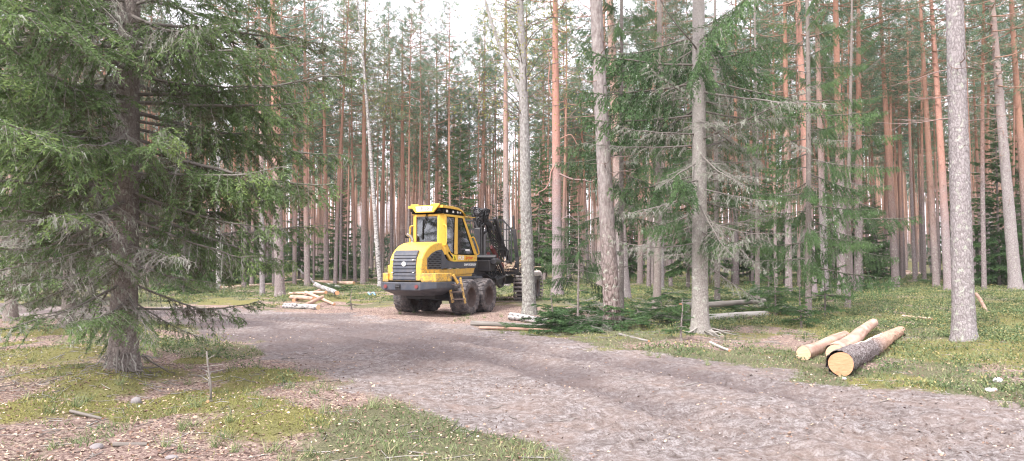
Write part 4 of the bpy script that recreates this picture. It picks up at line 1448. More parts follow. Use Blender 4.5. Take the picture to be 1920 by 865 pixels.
for s in (1, -1):
    make('front_light', lambda b: b_box(b, (1.40, s * .50, 3.47), (.08, .13, .10)), 'black_flat', roof, .01)
make('exhaust', lambda b: b_tube(b, spline([(1.5, -.45, 2.38), (1.5, -.45, 2.5), (1.53, -.5, 2.60), (1.60, -.6, 2.68)]), .055, 12), 'chrome', fw, 0, True)
make('mirror', lambda b: b_box(b, (1.25, -.80, 2.62), (.05, .16, .12)), 'black_flat', fw, .02)

# ladder on the flank
def ladder(b):
    b_bar(b, (1.62, .99, 1.12), (1.50, 1.10, .45), .03, .09)
    b_bar(b, (1.45, 1.33, 1.25), (1.30, 1.44, .42), .03, .07)
ld = make('ladder', ladder, 'yellow', fw, .006)
def rungs(b):
    for k in range(3):
        t = .12 + .36 * k
        x, y, z = 1.62 - .12 * t, .99 + .11 * t, 1.10 - .65 * t
        b_bar(b, (x, y, z), (x - .18, y + .36, z + .01), .15, .03)
make('step', rungs, 'rim', ld)
make('ladder_arm', lambda b: b_bar(b, (1.4, 1.04, 1.34), (1.22, 1.12, 1.06), .05, .09), 'yellow_dull', fw, .006)

# chassis, bogies, wheels
def wheel(parent, x, y, z, r, wd, s, seed=0):
    wh = empty('wheel', (x, y, z), 0, parent)
    wh.rotation_euler = (0, seed * .37, 0)
    h = wd / 2
    def tyre(b):
        prof = [(r * .52, -h * .80), (r * .60, -h * .93), (r * .78, -h), (r * .90, -h * .93), (r * .955, -h * .78), (r * .965, -h * .4), (r * .965, h * .4), (r * .955, h * .78), (r * .90, h * .93), (r * .78, h), (r * .60, h * .93), (r * .52, h * .80)]
        b_lathe(b, prof, 44, (0, 0, 0))
        nl = 20
        for i in range(nl):
            for sd_ in (1, -1):
                a0 = 2 * PI * (i + (.5 if sd_ < 0 else 0)) / nl
                pts = [(a0, .02), (a0 + .10, .45), (a0 + .16, .80), (a0 + .20, .99)]
                hw = .035 * r / .6
                prev = None
                for (a, f) in pts:
                    rr0, rr1 = r * .93, r * (1.0 if f < .85 else .955)
                    if f > .95: rr0, rr1 = r * .80, r * .915
                    q = []
                    for da in (-hw / r, hw / r):
                        for rr in (rr0, rr1):
                            q.append(b.verts.new((rr * math.cos(a + da), sd_ * f * h, rr * math.sin(a + da))))
                    q = [q[0], q[1], q[3], q[2]]
                    if prev:
                        for k in range(4): b.faces.new((prev[k], prev[(k + 1) % 4], q[(k + 1) % 4], q[k]))
                    else: b.faces.new(q)
                    prev = q
                b.faces.new(prev)
    ty = make('tyre', tyre, 'rubber', wh, 0, False)
    for p in ty.data.polygons: p.use_smooth = False
    def rim(b):
        o = s
        b_lathe(b, [(r * .56, o * h * .86), (r * .53, o * h * .90), (r * .50, o * h * .82), (r * .47, o * h * .30), (r * .30, o * h * .10), (r * .20, o * h * .12), (r * .19, o * h * .38), (r * .14, o * h * .42), (.001, o * h * .43)], 32, (0, 0, 0))
        b_lathe(b, [(r * .54, -o * h * .80), (r * .45, -o * h * .5), (.001, -o * h * .4)], 32, (0, 0, 0))
        for i in range(8):
            a = 2 * PI * i / 8
            b_box(b, (r * .25 * math.cos(a), o * h * .14, r * .25 * math.sin(a)), (.035, .05, .035))
    make('rim', rim, 'rim', wh, 0, True)
    return wh
TR, TW = .60, .60
k_ = 0
for s in (1, -1):
    for x in (.67, -.67):
        wheel(fw, x, s * 1.08, TR - .01, TR, TW, s, k_)
        k_ += 1
    make('bogie_beam', lambda b: b_prism(b, [(.75, .45), (.75, .72), (.2, .85), (-.2, .85), (-.75, .72), (-.75, .45)], s * .58, s * .77), 'black_paint', fw, .02)
make('front_chassis', lambda b: (b_box(b, (0, 0, .95), (2.9, 1.0, .42)), b_box(b, (-.1, 0, 1.22), (2.4, 1.55, .10)), b_box(b, (0, 0, .6), (.4, 1.3, .35))), 'grey_paint', fw, .02)

# articulated rear frame
J = empty('rear_frame', (-1.75, 0, 0), 0, fw)
J.rotation_euler = (0, 0, math.atan2(-.974, -.225) - FW_A)
make('frame_beam', lambda b: (b_box(b, (-2.9, .33, 1.02), (6.4, .16, .36)), b_box(b, (-2.9, -.33, 1.02), (6.4, .16, .36)), b_box(b, (-.3, 0, 1.05), (.8, .5, .5)), b_box(b, (-1.0, 0, 1.22), (1.0, 1.5, .10))), 'black_paint', J, .02)
for s in (1, -1):
    for x in (-4.85, -6.2):
        wheel(J, x, s * 1.10, TR + .10, TR, TW, s, k_)
        k_ += 1
    make('bogie_beam', lambda b: b_prism(b, [(-4.8, .55), (-4.8, .8), (-5.3, .95), (-5.7, .95), (-6.25, .8), (-6.25, .55)], s * .58, s * .77), 'black_paint', J, .02)
    def track(b):
        r = TR + .035
        per = []
        x0, x1, zc = -6.2, -4.85, TR + .10
        Ls = x1 - x0
        tot = 2 * Ls + 2 * PI * r
        n = 40
        for i in range(n):
            u = i / n * tot
            if u < Ls: per.append((x0 + u, zc + r - .03 * math.sin(PI * u / Ls), PI / 2))
            elif u < Ls + PI * r:
                a = PI / 2 - (u - Ls) / r
                per.append((x1 + r * math.cos(a), zc + r * math.sin(a), a))
            elif u < 2 * Ls + PI * r:
                per.append((x1 - (u - Ls - PI * r), zc - r, -PI / 2))
            else:
                a = -PI / 2 - (u - 2 * Ls - PI * r) / r
                per.append((x0 + r * math.cos(a), zc + r * math.sin(a), a))
        for (x, z, a) in per:
            rot = Matrix.Rotation(-a, 4, 'Y')
            b_box(b, (x, s * 1.10, z), (.045, .80, .075), rot)
            b_box(b, (x + .035 * math.cos(a), s * 1.10, z + .035 * math.sin(a)), (.05, .76, .025), rot)
            for e in (-1, 1):
                b_box(b, (x - .06 * math.cos(a), s * 1.10 + e * .385, z - .06 * math.sin(a)), (.17, .035, .10), rot)
    make('track_band', track, 'steel', J, .008)
# bunk: bolsters, stakes
for x, lean_ in ((-2.95, .0), (-4.4, .0), (-6.2, 0)):
    def bunk(b):
        b_box(b, (x, 0, 1.38), (.16, 2.2, .22))
        for s in (1, -1):
            b_prism(b, [(x - .12, 1.30), (x + .12, 1.30), (x + .10, 1.72), (x + .05, 2.0), (x - .05, 2.0), (x - .10, 1.72)], s * 1.08, s * 1.22)
            b_prism(b, [(s * .75, 1.25), (s * 1.1, 1.27), (s * 1.24, 1.7), (s * 1.16, 1.9), (s * 1.05, 1.6)], x - .09, x + .09, 'x')
    bk = make('bolster', bunk, 'black_paint', J, .015)
    for s in (1, -1):
        if x == -4.4: continue
        make('stake', lambda b: (b_bar(b, (x, s * 1.15, 1.9), (x + .0, s * 1.03, 3.1), .12, .13), b_bar(b, (x, s * 1.03, 3.1), (x, s * .99, 3.66), .06, .07)), 'black_paint', bk, .01)
# load grille
def gate(b):
    x = -1.95
    out = [(-1.15, 1.75), (-1.15, 3.05), (-.80, 3.42), (.80, 3.42), (1.15, 3.05), (1.15, 1.75)]
    for p, q in zip(out[:-1], out[1:]): b_bar(b, (x, p[0], p[1]), (x, q[0], q[1]), .055, .055)
    for z in (1.78, 2.2, 2.62, 3.05): b_bar(b, (x, -1.15, z), (x, 1.15, z), .035, .035)
    for y in np.arange(-1.05, 1.06, .105):
        top = 3.42 if abs(y) < .8 else 3.42 - (abs(y) - .8) * 1.06
        b_bar(b, (x, y, 1.75), (x, y, top), .030, .030)
    for s in (1, -1): b_bar(b, (x, s * .5, 1.2), (x, s * .5, 1.8), .1, .1)
make('load_grille', gate, 'black_paint', J)
def load(b):
    pass
g = Geo()
rl = np.random.default_rng(3)
for i in range(260):
    p = np.array([rl.uniform(-6.2, -2.2), rl.normal() * .45, 1.42 + abs(rl.normal()) * .13])
    d_ = unit(rl.normal(size=3) * [1, .8, .25])
    tube(g, np.stack([p, p + d_ * .25, p + d_ * .55 + rl.normal(size=3) * .05]), rl.uniform(.006, .022), 4, rl.uniform(.2, .9))
q = 1500
B = np.stack([rl.uniform(-6.2, -2.0, q), rl.normal(size=q) * .5, 1.40 + abs(rl.normal(size=q)) * .09], 1)
leafs(g, B, unit(rl.normal(size=(q, 3))), unit(rl.normal(size=(q, 3)) * [.5, .5, 1]), .09, .03, rl.random(q))
g.obj('bark_debris', M['litter'], J)
make('bunk_floor', lambda b: b_box(b, (-4.0, 0, 1.30), (4.3, 1.5, .04)), 'black_paint', J)
# crane
crane = empty('crane', (-.95, .1, 0), 0, J)
make('slewing_base', lambda b: (b_box(b, (0, 0, 1.55), (.6, .75, .55)), b_tube(b, [(0, -.5, 1.75), (0, .62, 1.75)], .14, 14), b_tube(b, [(.22, -.45, 1.95), (.22, .75, 1.95)], .09, 12)), 'black_paint', crane, .02)
make('pillar', lambda b: (b_prism(b, [(-.16, 1.8), (.16, 1.8), (.13, 3.3), (.05, 3.6), (-.12, 3.6), (-.14, 3.3)], -.16, .16), b_box(b, (0, 0, 2.5), (.40, .22, 1.1))), 'black_paint', crane, .02)
def boom(b):
    b_bar(b, (.02, 0, 3.55), (-1.55, .25, 3.05), .16, .18)
    b_bar(b, (-1.5, .25, 3.12), (-2.55, .35, 2.0), .13, .15)
    b_bar(b, (.10, 0, 2.7), (-1.0, .18, 3.12), .09, .09)
    b_bar(b, (-1.0, .42, 3.3), (-2.1, .5, 2.35), .07, .07)
make('boom', boom, 'black_paint', crane, .015)
def boom2(b):
    b_bar(b, (-.05, .62, 3.45), (-1.2, .75, 2.15), .11, .14)
    b_bar(b, (-.3, .48, 3.3), (-1.3, .6, 2.3), .05, .05)
    b_bar(b, (-1.2, .75, 2.2), (-1.75, .85, 1.75), .14, .16)
make('boom_tip', boom2, 'black_paint', crane, .015)
make('lift_arm', lambda b: (b_bar(b, (-.55, .35, 2.35), (-1.65, .55, 1.55), .10, .16), b_bar(b, (-.5, .25, 2.15), (-.5, .25, 1.7), .12, .12)), 'rust', crane, .01)
def hoses(b):
    rh = random.Random(4)
    for i in range(26):
        a = rh.uniform(0, 2 * PI)
        c = Vector((.05 + rh.uniform(-.08, .15), rh.uniform(-.12, .28), 3.55))
        pts = [c + Vector((rh.uniform(-.13, .13), rh.uniform(-.13, .13), rh.uniform(-.35, -.15)))]
        for k in range(3): pts.append(c + Vector((rh.uniform(-.20, .20), rh.uniform(-.22, .24), rh.uniform(-.05, .26))))
        pts.append(c + Vector((rh.uniform(-.1, .1), rh.uniform(-.1, .1), rh.uniform(-.5, -.2))))
        b_tube(b, spline(pts, 16), .024, 6)
    for i in range(8):
        y = .3 + .1 * i
        b_tube(b, spline([(.1, y * .7, 1.95), (.0, y, 1.6 - .05 * i), (.1, y + .1, 1.25), (.45, y * .8, 1.1), (.8, y * .5, 1.3)], 16), .026, 6)
    for i in range(5):
        b_tube(b, spline([(-.1 * i, .25, 3.3 - .1 * i), (-.5, .5, 2.7 - .1 * i), (-1.1, .9, 2.2), (-1.3, .8, 1.7)], 16), .02, 6)
    b_tube(b, spline([(.3, .8, 1.9), (.05, 1.0, 1.35), (-.1, .95, .95), (.4, .9, .85), (.7, .8, 1.2)], 20), .05, 8)
make('hose', hoses, 'hose', crane, 0, True)
def rot(b):
    b_lathe(b, [(.001, -.18), (.16, -.18), (.19, -.05), (.19, .05), (.16, .18), (.001, .18)], 16, (.05, .05, 3.62))
    b_box(b, (.05, .05, 3.45), (.26, .30, .26))
    b_box(b, (-.2, .2, 3.5), (.3, .2, .2))
make('crane_head', rot, 'black_paint', crane, .02)
make('hydraulic_tank', lambda b: (b_box(b, (-.35, .55, 1.63), (.7, .5, .42)), b_tube(b, [(-.1, .9, 1.78), (-.8, .9, 1.78)], .12, 12)), 'black_paint', J, .03)
make('reflector', lambda b: b_box(b, (-.9, .84, 1.7), (.02, .08, .16)), 'white', J)

# ------------------------------------------------------------------ logs and felled stems
def log(name, p, q, r0, r1, label, cat='log', group=None, bark='log_bark', knots=0, seed=0, bump_=.06, t=.5, cut='wood_end', sides=20, z0=None, z1=None, bare=None):
    sides = 36 if r0 > .11 and sides == 20 else sides
    p = np.array(p, float)
    q = np.array(q, float)
    zz0 = gz(p[0], p[1]) + r0 * .86 if z0 is None else z0
    zz1 = gz(q[0], q[1]) + r1 * .86 if z1 is None else z1
    A, B = np.array([p[0], p[1], zz0]), np.array([q[0], q[1], zz1])
    L = np.linalg.norm(B - A)
    o = empty(name, A)
    az = math.atan2(B[1] - A[1], B[0] - A[0])
    el = math.asin((B[2] - A[2]) / L)
    o.rotation_euler = (0, -el, az)
    r = np.random.default_rng(seed + 50)
    g = Geo()
    n = max(10, int(L / .09))
    s = np.linspace(0, L, n)
    P = np.stack([s, np.sin(s * 1.1 + seed) * .012 * L / 4, np.sin(s * 1.7 + seed) * .008], 1)
    th = np.arange(sides) / sides * 2 * PI
    S, TH = np.meshgrid(s, th, indexing='ij')
    rr = np.interp(s, [0, L], [r0, r1])[:, None] * (1 + bump_ * (vnoise(S * 6 + seed * 9, TH * 4, 1, 5) - .5) + bump_ * .8 * (vnoise(S * 22, TH * 12 + seed, 1, 6) - .5))
    V = P[:, None] + np.stack([np.zeros_like(rr), rr * np.cos(TH), rr * np.sin(TH)], -1)
    i = np.arange(n - 1)[:, None] * sides
    j = np.arange(sides)[None]
    k = (j + 1) % sides
    F = np.stack([i + j, i + k, i + sides + k, i + sides + j], -1).reshape(-1, 4)
    tt = t + (vnoise(S * 3, TH * 2 + seed, 1, 8) - .5) * .5
    if bare:
        nz_ = (vnoise(S * 5, TH * 3, 1, 12) - .5)
        tt = np.where((S + nz_ > bare[0] * L) & (S + nz_ < bare[1] * L) & (np.abs(((TH - bare[2] + PI) % (2 * PI)) - PI) < bare[3] * (1 + nz_ * 1.6)), 1.3, tt)
    g.add(V.reshape(-1, 3), None, F, tt.ravel())
    body = g.obj('bark', M[bark], o, True)
    for (xx, rad) in ((-.001, r0), (L + .001, r1)):
        g = Geo()
        ce = .90 if bark == 'log_dark' else .98
        wob = 1 + .03 * np.sin(th * 3 + seed)
        ring = np.stack([np.full(sides, xx), rad * ce * wob * np.cos(th), rad * ce * wob * np.sin(th)], 1)
        g.add(np.vstack([ring, [[xx, 0, 0]]]), np.stack([np.full(sides, sides), np.arange(sides), (np.arange(sides) + 1) % sides], 1))
        g.obj('cut_end', M[cut], o)
    tag(o, label, cat, group)
    return o

def dark_log_mat():
    k = Nodes('dark_log_bark').set(.9, .1)
    v = k.coord(scale=(.5, 1, 1))
    vo = k.voro(v, 22, 'DISTANCE_TO_EDGE')
    n1 = k.noise(v, 20, 6, .75)
    c = k.ramp(n1, [(.32, (.08, .06, .055)), (.5, (.22, .19, .185)), (.68, (.42, .39, .38))])
    c = k.mix(k.ramp(vo, [(0, (1, 1, 1)), (.1, (0, 0, 0))]), c, (.05, .03, .028))
    sx = k.n('ShaderNodeSeparateXYZ')
    k.l(k.coord(), sx.inputs[0])
    mr = k.n('ShaderNodeMapRange')
    mr.inputs[1].default_value = 2.6
    mr.inputs[2].default_value = 4.2
    k.l(sx.outputs[0], mr.inputs[0])
    c = k.mix(mr.outputs[0], c, k.ramp(n1, [(.3, (.32, .18, .13)), (.6, (.60, .40, .30))]))
    t = k.attr('tint')
    c = k.mix(k.ramp(t, [(.95, (0, 0, 0)), (1.0, (1, 1, 1))]), c, (.82, .70, .56))
    k.color(c)
    k.bump(k.math('ADD', k.math('MINIMUM', vo, .2), n1), .8, .03)
    return k.m
M['log_dark'] = dark_log_mat()
log('log', (4.86, 11.0), (9.15, 17.5), .195, .105, 'thickest cut log with rough dark bark and an orange sawn face, frontmost of the three', bark='log_dark', seed=1, bump_=.16, bare=(.20, .60, PI / 2 - .35, .33))
log('log', (5.10, 11.75), (8.75, 18.0), .14, .10, z0=.19, z1=.17, label='peeling pinkish log lying right behind the thickest dark-barked one', seed=2, bump_=.08, t=.7, cut='wood_pale')
log('log', (5.05, 12.9), (7.35, 16.4), .125, .11, 'shorter peeled log with a pale round sawn face, set apart behind the other two', seed=3, bump_=.06, t=.62, cut='wood_pale')

def px_log(a, b, r, label, cat='felled stem', group=None, **k):
    p = gp(*a)
    q = gp(*b)
    return log(k.pop('name', 'felled_stem'), p, q, r, r * .8, label, cat, group, sides=10, **k)
px_log((884, 606), (1045, 610), .075, 'grey thin stem lying on the earth in front of the mottled leaning trunk', bark='dead_twig', seed=5, t=.4)
px_log((900, 613), (1040, 617), .04, 'thin reddish stem lying just before the grey one', seed=6, t=.3)
px_log((958, 596), (1030, 604), .12, 'short broken piece of pale birch by the mottled leaning trunk', bark='birch_bark', seed=7, cut='wood_pale')
px_log((1275, 592), (1432, 583), .10, 'barked grey stem sticking out past the pale spruce, uppermost of the pair', bark='dead_twig', seed=8, t=.5, z0=.30, z1=.34)
px_log((1270, 600), (1436, 590), .12, 'light grey stem with a white scar under the upper one by the pale spruce', bark='dead_twig', seed=9, t=.8)
px_log((1300, 580), (1400, 574), .07, 'thin dark stem behind the two grey ones by the pale spruce', bark='dead_twig', seed=10, t=.2)
px_log((536, 572), (598, 577), .12, 'short whitish birch bolt lowest in the jumble of cut birch', bark='birch_bark', seed=11, cut='wood_pale')
px_log((545, 553), (612, 563), .09, 'reddish bolt lying across the middle of the jumble of cut birch', seed=12, t=.6, z1=.35)
px_log((592, 548), (633, 562), .13, 'white birch log with an orange cut end on top of the jumble', bark='birch_bark', seed=13, z0=.42, z1=.30)
px_log((552, 565), (600, 556), .08, 'slim pale branch wood slanting in the jumble of cut birch', seed=14, t=.5, z1=.3)
px_log((566, 574), (606, 568), .085, 'reddish short bolt beside the lowest whitish one in the jumble', seed=41, t=.55, z1=.25)
px_log((575, 560), (628, 569), .07, 'thin peeled pole pointing at the track from the jumble', seed=42, t=.6, z0=.3)
px_log((548, 562), (590, 569), .10, 'yellowish split piece in the middle of the jumble', seed=43, t=.7, z0=.12, z1=.2)
px_log((528, 531), (664, 536), .16, 'long pinkish felled pine behind the jumble of cut birch', seed=15, t=.7, cut='wood_end')
px_log((415, 543), (548, 534), .13, 'long pale felled stem running behind the stout and the thin pine', seed=16, t=.75)
px_log((612, 536), (642, 543), .10, 'white birch piece behind the end of the long pinkish stem', bark='birch_bark', seed=17)
px_log((560, 527), (600, 540), .09, 'whitish stem leaning from the long pinkish one', bark='birch_bark', seed=18, z0=1.1)
px_log((648, 522), (668, 522), .2, 'stack-side log end showing orange beyond the green cut boughs', seed=19)
px_log((1606, 521), (1706, 522), .26, 'long pinkish log far beyond the three cut logs', seed=20, t=.7)
px_log((1690, 526), (1722, 524), .20, 'short pale log at the end of the far pinkish one', seed=21, t=.85)
px_log((1160, 500), (1215, 499.5), .5, 'pale log far off between the fissured trunk and the pale spruce', seed=22, t=.75)
px_log((1690, 598), (1745, 606), .035, 'crooked peeled branch at the far ends of the cut logs', 'branch', name='fallen_branch', seed=23, t=.8, z0=.1, z1=.12)
px_log((1858, 615), (1960, 622), .05, 'thin pale stick lying in the moss behind the stoutest grey pine', 'branch', name='fallen_branch', seed=24, t=.95)
px_log((1828, 577), (1850, 590), .06, 'short reddish stub standing in the moss past the stoutest grey pine', 'branch', name='fallen_branch', seed=25, t=.4, z0=.5)
px_log((222, 830), (285, 832), .02, 'grey stick lying on the needles below the broad spruce', 'branch', name='fallen_branch', bark='dead_twig', seed=26, t=.35)
px_log((140, 775), (200, 782), .018, 'thin grey branch on the moss below the broad spruce', 'branch', name='fallen_branch', bark='dead_twig', seed=27, t=.35)
px_log((1160, 621), (1215, 634), .03, 'twisted grey branch at the foot of the fissured trunk', 'branch', name='fallen_branch', bark='dead_twig', seed=28, t=.6)
px_log((1330, 640), (1365, 655), .03, 'bleached root piece lying below the pale spruce', 'branch', name='fallen_branch', bark='dead_twig', seed=29, t=1.1)
px_log((395, 763), (425, 750), .015, 'dark stick lying beside the upright dead twig', 'branch', name='fallen_branch', bark='dead_twig', seed=30, t=.2)
# upright dead twig
g = Geo()
r_ = np.random.default_rng(8)
tube(g, [(0, 0, -.05), (-.01, 0, .2), (-.05, 0, .42), (-.06, 0, .56)], [.014, .012, .009, .006], 7, .35, True)
for i in range(7):
    z = r_.uniform(.1, .45)
    tube(g, [(-.03, 0, z), (-.03 + r_.normal() * .05, r_.normal() * .04, z + .06), (r_.normal() * .1, r_.normal() * .08, z + .1)], [.005, .004, .002], 4, .6)
x, y = gp(401, 752)
o = g.obj('dead_sapling', M['dead_twig'])
o.location = (x, y, gz(x, y))
tag(o, 'short dead sapling stub standing upright in the moss by the track', 'sapling')

# stones, scrap
def stone(px, py, sx, sy, sz, mat, label, name='stone', cat='stone'):
    x, y = gp(px, py)
    bm = bmesh.new()
    bmesh.ops.create_icosphere(bm, subdivisions=3, radius=1)
    for v in bm.verts:
        n = 1 + .28 * (float(vnoise(np.array([v.co.x * 2 + px]), np.array([v.co.y * 2 + v.co.z * 3]), 1, 3)[0]) - .5)
        v.co = Vector((v.co.x * sx * n, v.co.y * sy * n, v.co.z * sz * n))
    o = bm_obj(name, bm, mat, None, 0, True)
    o.location = (x, y, gz(x, y) + sz * .4)
    o.rotation_euler = (0, 0, px)
    tag(o, label, cat)
M['stone'] = plain('pale_stone', (.50, .49, .48), .8, .2, dirt=.5, dirtc=(.35, .32, .30), scale=9)
M['stone_dark'] = plain('dark_stone', (.22, .20, .20), .85, .2, dirt=.5, dirtc=(.35, .32, .30), scale=9)
stone(1851, 727, .11, .06, .03, 'stone', 'flat whitish stone on the mossy verge by the track, longer of two')
stone(1864, 714, .07, .06, .045, 'stone', 'small round white stone just behind the flat whitish one')
stone(1578, 702, .04, .035, .025, 'stone', 'tiny pale stone at the foot of the thickest cut log')
stone(262, 752, .06, .05, .05, 'stone_dark', 'small dark stone on the needles below the broad spruce')
stone(330, 856, .05, .04, .02, 'stone_dark', 'dull little stone among the leaves at the bottom of the view')
stone(190, 836, .07, .05, .035, 'stone_dark', 'dark flat stone half sunk in the needles')
M['blue'] = plain('blue_plastic', (.30, .48, .66), .5)
x, y = gp(698, 556)
bm = bmesh.new()
bmesh.ops.create_grid(bm, x_segments=10, y_segments=6, size=.5)
for v in bm.verts: v.co = Vector((v.co.x * .36, v.co.y * .25, .06 * math.sin(v.co.x * 9) + .05 * math.cos(v.co.y * 12 + v.co.x * 7)))
o = bm_obj('plastic_scrap', bm, 'blue', None, 0, True)
o.location = (x, y, gz(x, y) + .12)
sol = o.modifiers.new('thick', 'SOLIDIFY')
sol.thickness = .01
tag(o, 'crumpled light blue plastic scrap in the heather beside the forwarder', 'scrap')

# ------------------------------------------------------------------ heaps of cut boughs
def brush(px, py, rx, ry, h, n, label, seed, temps=SOFTB, mat='spruce', scale=.5, deadf=.3):
    n = int(n * 1.7)
    x, y = gp(px, py)
    r = np.random.default_rng(seed)
    G, W = Geo(), Geo()
    for i in range(n):
        a = r.uniform(0, 6.28)
        q = math.sqrt(r.random())
        ox, oy = rx * q * math.cos(a), ry * q * math.sin(a)
        tp = (DEADB if r.random() < deadf else temps)[r.integers(4)]
        zz = h * (1 - q * q) * r.uniform(.2, 1.0) + .05 + gz(x + ox, y + oy) - gz(x, y)
        Mx = rotz(r.uniform(0, 6.28)) @ roty(r.normal() * .22 - .1) @ rotx(r.uniform(-.6, .6)) * (scale * r.uniform(.5, 1.1))
        Mx[2] *= .55
        G.merge(tp[0], Mx, np.array([ox, oy, zz]), r.normal() * .07 - .04)
        W.merge(tp[1], Mx, np.array([ox, oy, zz]), .1)
    o = empty('brush_pile', (x, y, gz(x, y)))
    G.obj('foliage', M[mat], o)
    W.obj('branchwork', M['dead_twig'], o)
    tag(o, label, 'brush pile')
brush(1075, 612, 1.0, .7, .55, 34, 'heap of green cut boughs between the mottled leaning trunk and the fissured one', 1)
brush(1108, 588, 1.0, 1.0, .8, 30, 'taller heap of boughs right behind the thick fissured trunk', 2)
brush(1222, 604, 1.4, .9, .75, 46, 'heap of green and grey boughs between the fissured trunk and the pale spruce', 3, deadf=.5)
brush(1390, 582, 1.6, 1.2, .8, 34, 'heap of boughs behind the grey felled stems by the pale spruce', 4, deadf=.35)
brush(1260, 575, 1.8, 1.3, .7, 30, 'low heap of grey boughs beyond the pale spruce', 5, deadf=.7)
brush(1480, 566, 1.8, 1.4, .6, 28, 'boughs lying under the dark-stemmed weeping spruce', 6)
brush(450, 533, 4.5, 2.0, 1.0, 42, 'long green heap of cut boughs behind the stout pine', 7, scale=1.0, deadf=.15)
brush(545, 515, 4.5, 2.5, 1.6, 36, 'big green heap of cut boughs far behind the jumble of cut birch', 8, scale=1.5, deadf=.1)
brush(655, 522, 4.0, 2.5, 1.3, 34, 'green heap of cut boughs between the jumble and the forwarder', 9, scale=1.4, deadf=.1)
brush(610, 545, 1.6, .9, .45, 22, 'small heap of boughs tangled with the cut birch', 10, deadf=.4)
brush(1620, 545, 2.4, 1.6, .5, 26, 'low heap of boughs beyond the three cut logs', 11, deadf=.3)
brush(1790, 538, 3.0, 2.0, .6, 26, 'low heap of boughs behind the stoutest grey pine', 12, deadf=.3)

# ------------------------------------------------------------------ ground cover (uncountable)
def scatter(n, dmin, dmax, pmin=-60, pmax=1980, power=1.0, seed=0):
    r = np.random.default_rng(seed)
    d = dmin * (dmax / dmin) ** (r.random(n) ** power)
    px = r.uniform(pmin, pmax, n)
    return (px - 960) / FPX * d, d, r

def cover(name, mat, build):
    g = Geo()
    build(g)
    o = g.obj(name, M[mat])
    o['kind'] = 'stuff'
    return o

def b_moss(g):
    x, y, r = scatter(150000, 5.2, 22, seed=1)
    tr, mo, gr, dk = zone_fields(x, y)
    keep = (mo + r.normal(size=len(x)) * .2 > .55) & (tr < .4)
    x, y = x[keep], y[keep]
    n = len(x)
    B = np.stack([x, y, terrain(x, y) - .004], 1)
    D = unit(r.normal(size=(n, 3)) * [.6, .6, .2] + [0, 0, .8])
    blades(g, B, D, r.uniform(.015, .04, n) * (1 + .03 * y), .004 * (1 + .06 * y), np.clip(.45 + .45 * (vnoise(x, y, .5, 3) - .5) + r.normal(size=n) * .16, 0, 1))
cover('moss', 'moss', b_moss)

def b_grass(g):
    x, y, r = scatter(90000, 5.0, 26, seed=2)
    tr, mo, gr, dk = zone_fields(x, y)
    c = vnoise(x, y, .35, 61)
    keep = (gr * 1.1 + (c - .5) * 1.3 + r.normal(size=len(x)) * .12 > .62) & (tr < .55)
    x, y = x[keep], y[keep]
    n = len(x)
    B = np.stack([x, y, terrain(x, y) - .005], 1)
    D = unit(r.normal(size=(n, 3)) * [.55, .55, .1] + [0, 0, .75])
    blades(g, B, D, r.uniform(.025, .085, n) * (1 + .02 * y), .0035 * (1 + .08 * y), np.clip(.45 + .5 * (vnoise(x, y, .8, 3) - .5) + r.normal(size=n) * .2, 0, 1))
    # taller single tufts
    for i in range(260):
        px = r.uniform(-40, 1960)
        d = 6.3 * (26 / 6.3) ** r.random()
        X = (px - 960) / FPX * d
        if track_sd(np.array([X]), np.array([d]))[0] > .05: continue
        m = 26
        B = np.tile([X, d, gz(X, d)], (m, 1)) + r.normal(size=(m, 3)) * [.03, .03, 0]
        blades(g, B, unit(r.normal(size=(m, 3)) * [.5, .5, .1] + [0, 0, .8]), r.uniform(.06, .22, m), .004, np.clip(r.normal(.55, .2, m), 0, 1))
cover('grass', 'grass', b_grass)

def b_shrub(g):
    x, y, r = scatter(15000, 9.0, 75, power=.8, seed=3)
    tr, mo, gr, dk = zone_fields(x, y)
    f = vnoise(x, y, 1.8, 71) * .6 + vnoise(x, y, .6, 72) * .4
    right = (x > 1.0)
    keep = (gr * .5 + f > np.where(right, .60, .80)) & (tr < .15) & (track_sd(x, y) < -.3)
    keep &= ~((y < 18) & (x < 0) & (r.random(len(x)) < .5))
    keep &= ~((np.abs(x + 2) < 5.5) & (y < 31) & (y > 15))
    keep &= ~((x > 3.6) & (x < 9.8) & (y > 10) & (y < 18.5) & (r.random(len(x)) < .8))
    x, y = x[keep], y[keep]
    n = len(x)
    m = 26
    h = r.uniform(.05, .13, n) * (1 + .006 * y) * (.7 + 1.3 * vnoise(x, y, 1.3, 75))
    z = terrain(x, y)
    C = np.stack([x, y, z], 1)[:, None] + r.normal(size=(n, m, 3)) * np.array([.11, .11, .0]) * (1 + .012 * y)[:, None, None]
    u = r.random((n, m)) ** .7
    C[..., 2] += u * h[:, None] * (1 + .02 * 0)
    tt = np.clip(.22 + .35 * u + r.normal(size=(n, m)) * .14 + (r.random(n) * .3)[:, None], 0, 1).ravel()
    C = C.reshape(-1, 3)
    k = len(C)
    sc = np.repeat(1 + .03 * y, m)
    leafs(g, C, unit(r.normal(size=(k, 3))), unit(r.normal(size=(k, 3)) * [.7, .7, 1]), .032 * sc, .010 * sc, tt)
    B = np.repeat(np.stack([x, y, z], 1), 5, 0)
    blades(g, B, unit(r.normal(size=(n * 5, 3)) * [.5, .5, .1] + [0, 0, 1]), np.repeat(h, 5) * .95, .004 * np.repeat(1 + .04 * y, 5), .2)
cover('undergrowth', 'shrub', b_shrub)

